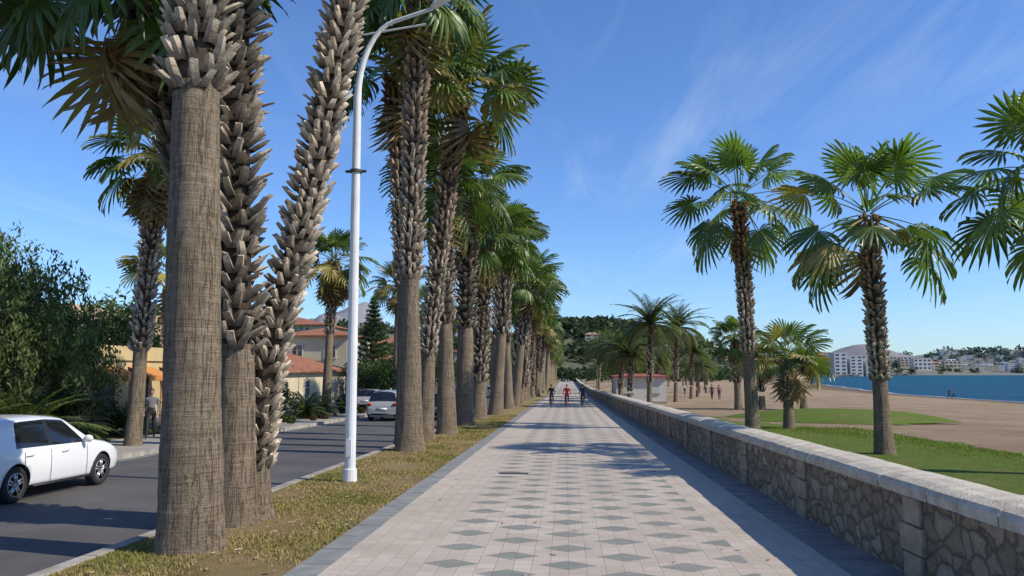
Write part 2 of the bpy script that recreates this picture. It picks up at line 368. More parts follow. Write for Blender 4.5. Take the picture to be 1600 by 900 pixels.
def fan_leaf(rng,Lp,R,droop,roll,el_,az_,base,col,n=20,tip=.28,fold=.3):
    ph=np.linspace(-2.3,2.3,n); dp=(ph[1]-ph[0])/2
    rr=np.array([.04,.35,.62,.84,1.]); hf=np.array([1,1,.80,.40,.04])
    ln=(1-.25*(np.abs(ph)/2.3)**2)*(.92+.12*rng.random(n))
    V=np.zeros((n,5,3,3))
    for si,s in enumerate((-1,0,1)):
        a=ph[:,None]+s*dp*hf[None,:]
        r=R*rr[None,:]*ln[:,None]
        V[:,:,si,0]=Lp+r*np.cos(a); V[:,:,si,1]=r*np.sin(a)
        V[:,:,si,2]=-fold*np.abs(np.sin(ph))[:,None]*r-tip*R*(rr[None,:]**3.5)*(.5+.9*rng.random((n,1)))+(.03*R*(rr*2)[None,:]*(hf[None,:]>.1) if s==0 else 0)
    F=[]
    for j in range(n):
        for k in range(4):
            for s in range(2):
                a=(j*5+k)*3+s; F.append((a,a+1,a+4,a+3))
    V=V.reshape(-1,3); nb=len(V)
    C=np.tile(col,(nb,1))*(.85+.3*rng.random((nb,1)))
    C=C.reshape(n,5,3,3); C[:,4]=C[:,4]*.8+np.array([.16,.13,.04])*.35; C[:,0]*=1.2; C=C.reshape(-1,3)
    P=[];xx=np.linspace(0,Lp*1.02,5)
    for i,x in enumerate(xx):
        q=.028*(1-.5*i/4)
        P+=[(x,-q,0),(x,0,-q*.8),(x,q,0),(x,0,q*.4)]
    for i in range(4):
        for k in range(4): F.append((nb+i*4+k,nb+i*4+(k+1)%4,nb+(i+1)*4+(k+1)%4,nb+(i+1)*4+k))
    V=np.vstack([V,P]); C=np.vstack([C,np.tile(np.array(col)*1.3+np.array([.06,.06,.0]),(len(P),1))])
    T=Lp+R; x=np.maximum(V[:,0],0); V[:,2]-=droop*x*x/T
    c,s=math.cos(roll),math.sin(roll); yy=V[:,1]*c-V[:,2]*s; z2=V[:,1]*s+V[:,2]*c; V[:,1]=yy; V[:,2]=z2
    c,s=math.cos(el_),math.sin(el_); X=V[:,0]*c-V[:,2]*s; Z=V[:,0]*s+V[:,2]*c
    X+=.08
    c,s=math.cos(az_),math.sin(az_); V=np.c_[X*c-V[:,1]*s,X*s+V[:,1]*c,Z+base]
    return V,F,C
def fan_crown(seed,n=30,dead=3,yellow=.1,nl=20,low=100,Lq=1.0,bright=1.0,Rs=1.0):
    rng=np.random.default_rng(seed); mb=MB()
    for i in range(n):
        f=(i+.5)/n; az_=i*2.39996+rng.normal(0,.2); e=R_(86-low*f**.9+rng.normal(0,9)); 
        Lp=Lq*(.75+.55*min(1,f*2.2))*(.85+.3*rng.random()); R=Rs*(.72+.22*rng.random())*(.85 if f<.08 else 1)
        col=np.array([.075,.12,.024])*(.65+.85*rng.random())*bright
        if f<.35: col=np.array([.13,.195,.035])*(.8+.4*rng.random())*bright
        if rng.random()<yellow*f*1.5: col=np.array([.30,.25,.06])*(.7+.5*rng.random())
        v,F,C=fan_leaf(rng,Lp,R,.08+.26*f+.12*rng.random(),rng.normal(0,.5),e,az_,.35*(1-f),col,nl,.12+.22*f,.05+.35*rng.random())
        mb.add(v,F,0,C)
    for i in range(dead):
        az_=rng.random()*6.28; col=np.array([.28,.20,.10])*(.6+.6*rng.random())
        v,F,C=fan_leaf(rng,.7+.3*rng.random(),.7,.35,rng.normal(0,.5),R_(-62+rng.normal(0,9)),az_,-.15-.35*rng.random(),col,14,.7,.9)
        mb.add(v,F,0,C)
    return mb.obj('crown',[M_leaf],link=False)
CR=[fan_crown(11,36,4,.06,low=112),fan_crown(12,36,5,.1,low=112),fan_crown(13,36,4,.08,low=112),fan_crown(14,34,3,.05,low=115),fan_crown(15,34,30,.45,low=115),fan_crown(16,22,5,.6)]
CB=[fan_crown(41,31,1,.06,low=122,Lq=1.12,bright=1.25,Rs=.92),fan_crown(42,30,1,.05,low=122,Lq=1.12,bright=1.25,Rs=.92)]
def frond_crown(seed,n=54,Lf=3.2):
    rng=np.random.default_rng(seed); mb=MB()
    for i in range(n):
        f=(i+.5)/n; a=i*2.39996+rng.normal(0,.1); e=R_(84-92*f+rng.normal(0,6)); Lq=Lf*(.85+.25*rng.random())*(.75 if f<.1 else 1)
        k=np.linspace(0,1,12); ang=e-k*(R_(50)+R_(45)*f); ds=Lq/11
        x=np.r_[0,np.cumsum(np.cos(ang[:-1])*ds)]; z=np.r_[0,np.cumsum(np.sin(ang[:-1])*ds)]
        ca,sa=math.cos(a),math.sin(a); col=np.array([.11,.145,.045])*(.7+.7*rng.random())
        if f>.9 and rng.random()<.5: col=np.array([.22,.17,.07])
        mb.tube(np.c_[x*ca,x*sa,z],np.linspace(.03,.006,12),4,0,col*1.3,cap=False)
        V=[];F=[];m=0
        for q in np.linspace(.1,1,36):
            xx=np.interp(q,k,x); z_=np.interp(q,k,z); an=np.interp(q,k,ang); ll=.55*Lf/3*math.sin(math.pi*min(1,q*.86+.12))**.6*(.85+.3*rng.random())
            for s in (-1,1):
                dx,dy,dz=.55*math.cos(an),s*.8,.55*math.sin(an)+.15-.25*rng.random()
                w_=.034
                p1=(xx+dx*ll*.5,dy*ll*.5,z_+dz*ll*.5); p2=(xx+dx*ll,dy*ll,z_+dz*ll-.12*ll)
                pts=[(xx-w_,0,z_),(xx+w_,0,z_),(p1[0]+w_,p1[1],p1[2]),(p1[0]-w_,p1[1],p1[2]),p2]
                V+=[(p*ca-q_*sa,p*sa+q_*ca,r) for p,q_,r in pts]; F+=[(m,m+1,m+2,m+3),(m+3,m+2,m+4)]; m+=5
        mb.add(V,F,0,col)
    return mb.obj('crown',[M_leaf],link=False)
FC=[frond_crown(21),frond_crown(22)]

def palm(x,y,path,r0,r1,smooth_to,crown,cs=1.0,boot=.12,hb=.20,nb=5,step=.11,shade=1.0,rag=.3,warm=1.0,name='palm_tree',far=False,crot=None,flare=.16):
    e=empty(name,(x,y,g(y)-.01)); P=np.array(path,float); hs=P[:,2]; H=hs[-1]
    def raw(h): return np.array([np.interp(h,hs,P[:,0]),np.interp(h,hs,P[:,1])])
    ks=np.linspace(-.09*H,.09*H,7)
    def c0(h):
        s=np.zeros(2)
        for k in ks:
            q=h+k
            if q<0: s+=raw(0)+(raw(.3)-raw(0))*q/.3
            elif q>H: s+=raw(H)+(raw(H)-raw(H-.3))*(q-H)/.3
            else: s+=raw(q)
        return s/len(ks)
    off=c0(0)
    def c(h): s=c0(h)-off; return np.array([s[0],s[1],h])
    rng=random.Random(int(x*100+y*37)); mb=MB()
    n=12 if far else 32
    hh=list(np.arange(0,min(smooth_to+.1,H)+.001,.5 if far else .075)); V=[];F=[]
    if len(hh)>1:
        ph1,ph2=rng.random()*6,rng.random()*6
        for i,h in enumerate(hh):
            q=h/max(smooth_to,.1); r=r0+(r1-r0)*min(1,q)**.8+flare*r0*math.exp(-h/.22)
            r*=1+.02*math.sin(h*1.9+ph1)+.012*math.sin(h*4.7+ph2)
            if not far: r*=1+rng.uniform(-.008,.008)
            cc=c(h); 
            for k in range(n):
                a=2*math.pi*k/n; rr=r*(1+.022*math.sin(3*a+h*.7+x)+.010*math.sin(8*a-h*1.3)+ (0 if far else rng.uniform(-.012,.012)))
                V.append((cc[0]+rr*math.cos(a),cc[1]+rr*math.sin(a),cc[2]))
        F=[(i*n+k,i*n+(k+1)%n,(i+1)*n+(k+1)%n,(i+1)*n+k) for i in range(len(hh)-1) for k in range(n)]
        mb.add(V,F,0,(1,1,1))
    if smooth_to<H:
        ch=np.linspace(smooth_to,H,20); rc=r1*.86
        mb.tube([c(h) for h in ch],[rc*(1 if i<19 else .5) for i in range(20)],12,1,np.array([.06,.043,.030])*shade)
        h=smooth_to-.02; k=0
        while h<H-.02:
            cc=c(h); q=(h-smooth_to)/(H-smooth_to+1e-6); bro=(1+.2*q)
            for j in range(nb):
                a=2*math.pi*(j+.5*(k%2))/nb+rng.uniform(-.14,.14)
                o=np.array([math.cos(a),math.sin(a),0]); tt=np.array([-math.sin(a),math.cos(a),0]); u=np.array([0,0,1.])
                sp=2*math.pi*rc/nb; dz0=rng.uniform(-.3,.3)*step
                for sgn in ((-1,1) if not far else (rng.choice((-1,1)),)):
                    if rng.random()<.09: continue
                    w0=sp*(.46 if not far else .7); w1=sp*rng.uniform(.28,.44)*(1 if not far else 1.4); hgt=hb*rng.uniform(1-rag,1+rag*.8); ob_=boot*bro*rng.uniform(.55,1.35); th=.025+.03*rng.random()
                    b0=cc+o*(rc*.92)+tt*sgn*sp*.13+u*dz0; t0=cc+o*(rc+ob_)+u*(hgt+dz0)+tt*sgn*sp*rng.uniform(.36,.58); mid=cc+o*(rc+ob_*.45)+u*(hgt*.5+dz0)+tt*sgn*sp*.30
                    V=[]
                    for p,w2,tk in ((b0,w0,th*1.6),(mid,w0*.75+w1*.25,th*1.5),(t0,w1,th)):
                        V+=[p-tt*w2/2-o*tk*.2,p+tt*w2/2-o*tk*.2,p+tt*w2/2*.8+o*tk,p-tt*w2/2*.8+o*tk]
                    V[8]=V[8]+u*rng.uniform(-.03,.03); V[9]=V[9]+u*rng.uniform(-.03,.03)
                    F=[(i*4+m,i*4+(m+1)%4,(i+1)*4+(m+1)%4,(i+1)*4+m) for i in range(2) for m in range(4)]+[(8,9,10,11)]
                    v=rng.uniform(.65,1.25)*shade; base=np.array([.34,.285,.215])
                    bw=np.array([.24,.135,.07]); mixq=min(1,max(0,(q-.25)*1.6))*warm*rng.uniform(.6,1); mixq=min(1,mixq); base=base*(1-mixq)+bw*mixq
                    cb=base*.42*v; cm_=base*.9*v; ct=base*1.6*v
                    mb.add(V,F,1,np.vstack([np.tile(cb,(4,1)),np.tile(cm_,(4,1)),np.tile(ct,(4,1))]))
            h+=step; k+=1
    mb.obj('trunk',[M_bark,M_boot],parent=e,smooth='m0')
    hb_=c(H)
    if crown is not None:
        place(crown,'crown',e,(hb_[0],hb_[1],hb_[2]),(0,0,rng.random()*6.28 if crot is None else crot),cs)
    return e
def bl(dx,H,dy=0): return [(0,0,0),(dx*.35,dy*.3,H*.4),(dx*.7,dy*.6,H*.72),(dx,dy,H)]
# foreground group
palm(-4.53,9.54,[(0,0,0),(-.09,0,3),(-.18,0,5.8),(-.26,0,10.8)],.385,.285,5.7,CR[1],1.12,boot=.18,hb=.25,nb=6,step=.18,rag=.25,warm=0,crot=.6,flare=.08)
palm(-4.70,11.25,[(0,0,0),(-.10,0,3),(-.26,0,6.5),(-.4,0,11.2)],.30,.25,2.5,CR[2],1.1,boot=.20,hb=.20,nb=5,step=.14,rag=.5,shade=.9,warm=.2)
palm(-5.0,12.1,[(0,0,0),(-.35,0,2.4),(-.95,0,5),(-1.6,0,7.2),(-2.1,0,8.6)],.30,.25,2.2,CR[1],1.15,boot=.19,hb=.22,nb=5,step=.15,rag=.5,shade=.5,warm=.5,crot=2.2)
palm(-4.62,11.75,[(0,0,0),(-.02,0,.9),(.04,0,1.95),(.28,0,3.05),(.73,0,4.9),(1.1,0,7.2),(1.25,0,8.0),(1.6,0,11.2)],.27,.19,.75,CR[0],1.1,boot=.13,hb=.17,nb=5,step=.13,rag=.25,warm=.1,shade=1.25)
# second group
palm(-4.58,23.24,[(0,0,0),(-.05,0,5),(.02,0,9),(.1,0,14.2)],.42,.25,5.1,CR[1],1.25,boot=.13,hb=.24,nb=5,step=.17,rag=.45,shade=.95,warm=1.0)
palm(-5.2,25.6,[(0,0,0),(-.05,0,4),(-.3,0,9),(-.6,0,12.3)],.34,.22,5.1,CR[2],1.2,boot=.15,hb=.24,nb=5,step=.17,rag=.5,shade=.85,warm=1.3)
palm(-4.66,30.96,bl(-.25,9.6),.40,.28,4.3,CR[0],1.15,boot=.18,hb=.26,nb=5,step=.2,rag=.5,shade=.85)
palm(-5.0,28.0,[(0,0,0),(.1,0,3),(.45,0,6.5),(.9,0,10),(1.2,0,12.5)],.34,.24,3.0,CR[2],1.3,boot=.13,hb=.24,nb=5,step=.18,rag=.35,shade=1.0,warm=1.3)
palm(-4.75,37,bl(.1,11.4),.45,.36,4.5,CR[1],1.3,boot=.2,hb=.26,nb=5,step=.22,rag=.5,shade=.6)
palm(-4.8,43.2,bl(.4,10.0),.45,.38,2.0,CR[0],1.4,boot=.16,hb=.28,nb=6,step=.22,rag=.5,shade=.85)
ry=random.Random(5); y=49
i=0
while y<330:
    hgt=ry.uniform(9.0,12.4)
    if y<130: palm(-4.6+ry.uniform(-.45,.45),y,bl(ry.uniform(-.6,1.3),hgt),ry.uniform(.33,.48),ry.uniform(.24,.34),ry.choice([1.5,3.5,5]),CR[i%4],ry.uniform(1.1,1.4),boot=.16,hb=.34,nb=7,step=.3,rag=.45,shade=ry.uniform(.6,1.05),far=True,warm=ry.choice([.5,1.3]))
    else: palm(-4.6+ry.uniform(-.4,.4),y,bl(ry.uniform(-.3,.9),hgt),.42,.36,hgt,CR[i%4],ry.uniform(1.2,1.5),far=True)
    y+=ry.uniform(4.2,6.6) if y<150 else 8; i+=1
# beach palms
palm(7.77,34.3,bl(-.3,9.7),.32,.24,3.2,CB[0],1.38,boot=.12,hb=.22,nb=5,step=.16,rag=.3,warm=1.4,crot=0.3)
palm(8.62,22.6,bl(-.15,6.55),.27,.185,2.1,CB[1],1.12,boot=.10,hb=.18,nb=5,step=.13,rag=.3,warm=.9,crot=2.0)
palm(10.9,17.76,bl(0,6.4),.27,.19,2.0,CB[0],1.1,boot=.10,hb=.18,nb=5,step=.13,rag=.3,warm=.6,crot=1.0)
palm(9.5,35.2,bl(.0,3.0),.24,.2,1.2,CR[5],.95,boot=.12,hb=.2,nb=5,step=.14)
palm(12.5,59.6,bl(-.1,5.2),.28,.24,2,CR[3],.9,boot=.15,hb=.3,nb=7,step=.25,far=True)
palm(14.4,60.5,bl(.1,3.6),.26,.24,1.3,CR[2],.8,boot=.15,hb=.3,nb=7,step=.25,far=True)
palm(17.3,60,bl(.1,3.2),.26,.24,1.3,CR[5],.85,boot=.15,hb=.3,nb=7,step=.25,far=True)
for (x,y,h,s,k) in [(6.57,64.6,6.6,1.1,0),(11,82,7.4,1.25,1),(5.9,86,5.5,1.1,1),(5.4,70,4.2,.85,1),(4.8,73,5.0,.8,0),(6.2,108,6.5,1.2,0),(8.5,132,7,1.2,1),(13,118,5,1.0,0),(18,112,4.0,.9,1),(6,150,8,1.2,0),(10,165,7,1.2,1),(7,185,9,1.3,0),(17,150,5,1.0,1),(24,140,4.5,.9,0),(13,190,6,1.1,1),(15,98,5.5,1,1),(9.5,95,6,1.1,0),(20,175,5,1,0),(28,165,5,1,1)]:
    palm(x,y,bl(.2,h),.24,.2,h*.3,FC[k],s,boot=.1,hb=.2,nb=7,step=.2,far=True,warm=.5)
for (x,y,h) in [(20,170,4),(28,190,4.5),(6.5,97,4.2),(9,101,4.4),(33,230,5),(22,240,6),(12,210,6),(16,225,6),(27,215,5)]:
    palm(x,y,bl(.1,h),.26,.24,h,CR[2],1.0,far=True)
palm(-13.6,24.4,bl(.4,9.2),.26,.20,3.0,CR[4],.95,boot=.16,hb=.24,nb=5,step=.16,rag=.5)
palm(-14.8,48.4,bl(.3,9.4),.30,.24,5,CR[4],1.15,boot=.15,hb=.28,nb=5,step=.2,rag=.4)
palm(-19.6,38,bl(0,7.2),.26,.22,3,CR[5],1.1,boot=.15,hb=.28,nb=5,step=.2,rag=.4)
for y in (66,80,94,112,130,150,175): palm(-14.3,y,bl(.2,9+ry.random()*2),.3,.28,9,CR[int(y)%4],1.15,far=True)

# ---------------------------------------------------------------- lamp posts
M_wpole=mat('pole_white_paint',(.72,.73,.74),(.62,.63,.64),3,.4)
M_dk=mat('dark_metal',(.06,.05,.045),rough=.6); M_glassl=mat('lamp_glass',(.6,.62,.62),rough=.2)
def lamp(x,y,H,rot=0,r=.115,reach=1.6):
    mb=MB(); z=np.linspace(0,H*.80,10)
    pts=[(0,0,a) for a in z]; rad=list(np.linspace(r,r*.72,10))
    for k in range(1,9):
        q=k/8; a=q*math.pi/2*.92; pts.append((reach*.55*(1-math.cos(a)),0,H*.80+(H*.175)*math.sin(a))); rad.append(r*.66*(1-.45*q))
    mb.tube(pts,rad,16,0)
    mb.tube([(0,0,0),(0,0,.02),(0,0,.25),(0,0,.27)],[r*1.3,r*1.3,r*1.2,r],16,0)
    ex=pts[-1][0]; ez=pts[-1][2]
    mb.tube([(.1,0,H*.945),(reach*.9,0,H*.965)],[.022,.022],8,0)
    mb.tube([(ex,0,ez),(reach,0,H)],[.045,.04],8,0)
    V=[];n=12
    for i,(q,wd,ht) in enumerate(((0,.07,.05),(.15,.14,.09),(.5,.17,.11),(.85,.13,.08),(1,.05,.03))):
        for k in range(n):
            a=2*math.pi*k/n; V.append((reach-.05+q*.55,wd*math.cos(a),H+.02+ht*math.sin(a)*(1 if math.sin(a)>0 else .5)+q*.30))
    mb.add(V,[(i*n+k,i*n+(k+1)%n,(i+1)*n+(k+1)%n,(i+1)*n+k) for i in range(4) for k in range(n)]+[tuple(range(n)),tuple(4*n+k for k in range(n))],0)
    zc=H*.645; mb.tube([(0,0,zc-.03),(0,0,zc+.03)],[r*1.12,r*1.12],16,1); mb.box(-r*1.9,r*1.9,-.03,.03,zc-.025,zc+.02,1)
    mb.box(-.05,.05,-r-.012,-r+.03,.5,.85,0)
    mb.obj('street_lamp',[M_wpole,M_dk,M_glassl],loc=(x,y,g(y)),rot=(0,0,rot),smooth=False)
lamp(-4.38,16.05,9.9)
lamp(-15.7,28,8.2,r=.07,reach=.7); lamp(-14.6,54,8.3,r=.08,reach=1)

# ---------------------------------------------------------------- cars
def M_pnt(n,c): return mat(n,c,tuple(a*.95 for a in c),1,.3,coat=.8)
M_cg=mat('car_glass',(.012,.015,.017),(.008,.01,.012),2,.06,spec=.8); M_rub2=mat('rubber',(.02,.02,.02),rough=.85); M_rim=mat('alloy',(.5,.5,.52),metal=.8,rough=.3)
M_tl=mat('tail_light_red',(.45,.015,.01),rough=.2); M_hl=mat('headlight',(.55,.57,.6),rough=.1); M_plate=mat('plate',(.75,.75,.72),rough=.4); M_trim=mat('black_trim',(.02,.02,.022),rough=.5)
def car(x,y,paint,zs=1.0,Ls=1.0,rot=0,name='car',zoff=-.11):
    st=[(.00,.02,.62,.66,.74,.68,.34),(.03,.06,.74,.78,.83,.72,.26),(.10,.16,.90,.94,.875,.70,.22),(.26,.40,.93,1.40,.885,.60,.20),(.74,.92,.93,1.465,.895,.61,.20),
        (1.66,1.70,.925,1.485,.90,.62,.20),(1.72,1.75,.925,1.485,.90,.62,.20),(2.78,2.28,.915,1.45,.90,.61,.20),(2.90,2.40,.91,1.425,.90,.60,.20),(3.10,3.06,.905,.965,.895,.74,.20),
        (3.45,3.45,.86,.925,.88,.72,.20),(3.85,3.85,.76,.83,.86,.68,.21),(4.08,4.08,.62,.69,.80,.62,.24),(4.17,4.17,.48,.53,.70,.55,.28)]
    rows=[]
    for xl,xr,zb,zr,w0,wr,z0 in st:
        half=[(0,xl,z0),(w0*.82,xl,z0),(w0*.95,xl,z0+.07),(w0,xl,.48 if zb>.7 else (z0+zb)/2),(w0*.995,xl,.72 if zb>.75 else zb*.93),(w0*.965,xl,zb),(wr+.03 if zr>1 else w0*.88,xr,zr-(.07 if zr>1 else .02)),(wr*.80,xr,zr),(0,xr,zr+.012)]
        rows.append([(a,b,c) for a,b,c in half]+[(-a,b,c) for a,b,c in half[-2:0:-1]])
    n=len(rows[0]); V=[]
    for rr_ in rows:
        for a,b,c in rr_: V.append((a,(b-2.08)*Ls,c*zs if c>.5 else c))
    F=[];Mx=[]
    for i in range(len(rows)-1):
        for k in range(n):
            F.append((i*n+k,i*n+(k+1)%n,(i+1)*n+(k+1)%n,(i+1)*n+k)); kk=k if k<8 else 15-k
            mm=0
            if kk==5 and i in (4,6): mm=1
            if kk==5 and i==5: mm=2
            if kk in (6,7) and i in (2,8): mm=1
            if kk==1: mm=2
            Mx.append(mm)
    F.append(tuple(range(n))[::-1]); Mx.append(0); F.append(tuple((len(rows)-1)*n+k for k in range(n))); Mx.append(0)
    me=bpy.data.meshes.new('body'); me.from_pydata(V,[],F)
    for mm in (paint,M_cg,M_trim): me.materials.append(mm)
    me.polygons.foreach_set('material_index',Mx); me.polygons.foreach_set('use_smooth',[True]*len(F))
    bm=bmesh.new(); bm.from_mesh(me); bmesh.ops.recalc_face_normals(bm,faces=bm.faces)
    cl=bm.edges.layers.float.get('crease_edge') or bm.edges.layers.float.new('crease_edge')
    for ed in bm.edges:
        ms={f.material_index for f in ed.link_faces}
        if len(ms)>1: ed[cl]=.9
        else:
            ks={v.index%n for v in ed.verts}
            if ks<= {5} or ks<={11}: ed[cl]=.7
            elif ks<={6} or ks<={10}: ed[cl]=.45
    bm.to_mesh(me); bm.free()
    ob=place(me,'body'); sb=ob.modifiers.new('s','SUBSURF'); sb.levels=2; sb.render_levels=2
    wy=[(.80-2.08)*Ls,(3.36-2.08)*Ls]; cb=MB()
    for yy in wy:
        for s in (-1,1): cb.tube([(s*.60,yy,.315),(s*1.1,yy,.315)],[.365,.365],28,0)
    cut=cb.obj('cutter',[M_trim])
    bm=bmesh.new(); bm.from_mesh(cut.data); bmesh.ops.recalc_face_normals(bm,faces=bm.faces); bm.to_mesh(cut.data); bm.free()
    bo=ob.modifiers.new('b','BOOLEAN'); bo.operation='DIFFERENCE'; bo.object=cut; bo.solver='EXACT'
    try: bo.material_mode='TRANSFER'
    except Exception: pass
    dg=bpy.context.evaluated_depsgraph_get(); nm=bpy.data.meshes.new_from_object(ob.evaluated_get(dg)); ob.modifiers.clear(); ob.data=nm
    bpy.data.objects.remove(cut)
    e=empty(name,(x,y,g(y)+zoff),(-.015,0,rot)); ob.parent=e
    mb=MB()
    for yy in wy:
        for s in (-1,1):
            xo=s*.875; 
            prof=[(.20,-.20),(.29,-.20),(.315,-.17),(.318,-.1),(.315,-.03),(.29,0),(.215,-.004),(.205,-.03)]
            nn=28;V=[]
            for k in range(nn):
                a=2*math.pi*k/nn
                for r_,d_ in prof: V.append((xo+s*d_,yy+r_*math.cos(a),.318+r_*math.sin(a)))
            pn=len(prof); mb.add(V,[(k*pn+j,k*pn+j+1,((k+1)%nn)*pn+j+1,((k+1)%nn)*pn+j) for k in range(nn) for j in range(pn-1)],0)
            mb.tube([(xo-s*.10,yy,.318),(xo-s*.085,yy,.318)],[.21,.21],24,2)
            for k in range(5):
                a=2*math.pi*k/5+.3
                for da in (-.16,.16):
                    c1=(xo-s*.02,yy+.04*math.cos(a+da*3),.318+.04*math.sin(a+da*3)); c2=(xo-s*.03,yy+.205*math.cos(a+da),.318+.205*math.sin(a+da))
                    mb.tube([c1,c2],[.024,.02],6,1)
            mb.tube([(xo-s*.05,yy,.318),(xo-s*.01,yy,.318)],[.055,.045],14,1)
            V=[]
            for k in range(24):
                a=2*math.pi*k/24; V+=[(xo-s*.04,yy+.212*math.cos(a),.318+.212*math.sin(a)),(xo-s*.008,yy+.212*math.cos(a),.318+.212*math.sin(a)),(xo-s*.008,yy+.192*math.cos(a),.318+.192*math.sin(a))]
            mb.add(V,[(3*k+j,3*k+j+1,3*((k+1)%24)+j+1,3*((k+1)%24)+j) for k in range(24) for j in range(2)],1)
    mb.obj('wheels',[M_rub2,M_rim,M_trim],parent=e,smooth=True)
    mb=MB()
    f=lambda v:(v-2.08)*Ls
    for s in (-1,1):
        mb.sphere((s*.98,f(2.66),.99*zs),(.10,.06,.075),0); mb.tube([(s*.86,f(2.66),.95*zs),(s*.93,f(2.66),.96*zs)],[.025,.025],6,0)
        mb.sphere((s*.70,f(.05),.80*zs),(.15,.07,.085),1); mb.sphere((s*.63,f(4.03),.62*zs),(.16,.10,.07),2)
        for xx in (1.0,2.0): mb.tube([(s*.903,f(xx),.80*zs),(s*.905,f(xx+.18),.805*zs)],[.014,.014],6,0)
        for xx in (.97,1.69,2.80):
            zt=.86*zs; mb.tube([(s*.897,f(xx+(.12 if xx<1 else 0)),.28),(s*.902,f(xx),.5),(s*.898,f(xx),.70*zs),(s*.880,f(xx),zt)],[.0045]*4,4,4)
        mb.tube([(s*.90,f(1.2),.25),(s*.90,f(2.9),.25)],[.02,.02],6,4)
    mb.box(-.27,.27,f(.0)-.015,f(.03),.60,.71,3)
    mb.box(-.6,.6,f(.0)-.012,f(.1),.33,.42,4); mb.box(-.35,.35,f(4.12),f(4.185),.42,.5,4)
    mb.tube([(-.5,f(.44),1.42*zs),(.5,f(.44),1.42*zs)],[.02,.02],6,0)
    mb.obj('trim_and_lights',[paint,M_tl,M_hl,M_plate,M_trim],parent=e,smooth=True)
    return e
P_w=M_pnt('paint_white',(.78,.79,.80)); P_s=M_pnt('paint_silver',(.35,.36,.37)); P_d=M_pnt('paint_dark',(.03,.035,.045)); P_r=M_pnt('paint_red',(.25,.02,.02)); P_b=M_pnt('paint_blue',(.05,.09,.16))
car(-10.45,14.75,P_w)
car(-9.9,44.5,P_s,1.12,1.02)
car(-7.3,46,P_d); car(-14.0,57,P_s,zoff=.02)
for y,p in ((66,P_w),(74,P_d),(81,P_s),(88,P_r),(95,P_w),(103,P_b),(113,P_w),(125,P_s)): car(-10.9 if y!=66 else -8.0,y,p,1.0+.08*(int(y)%2))

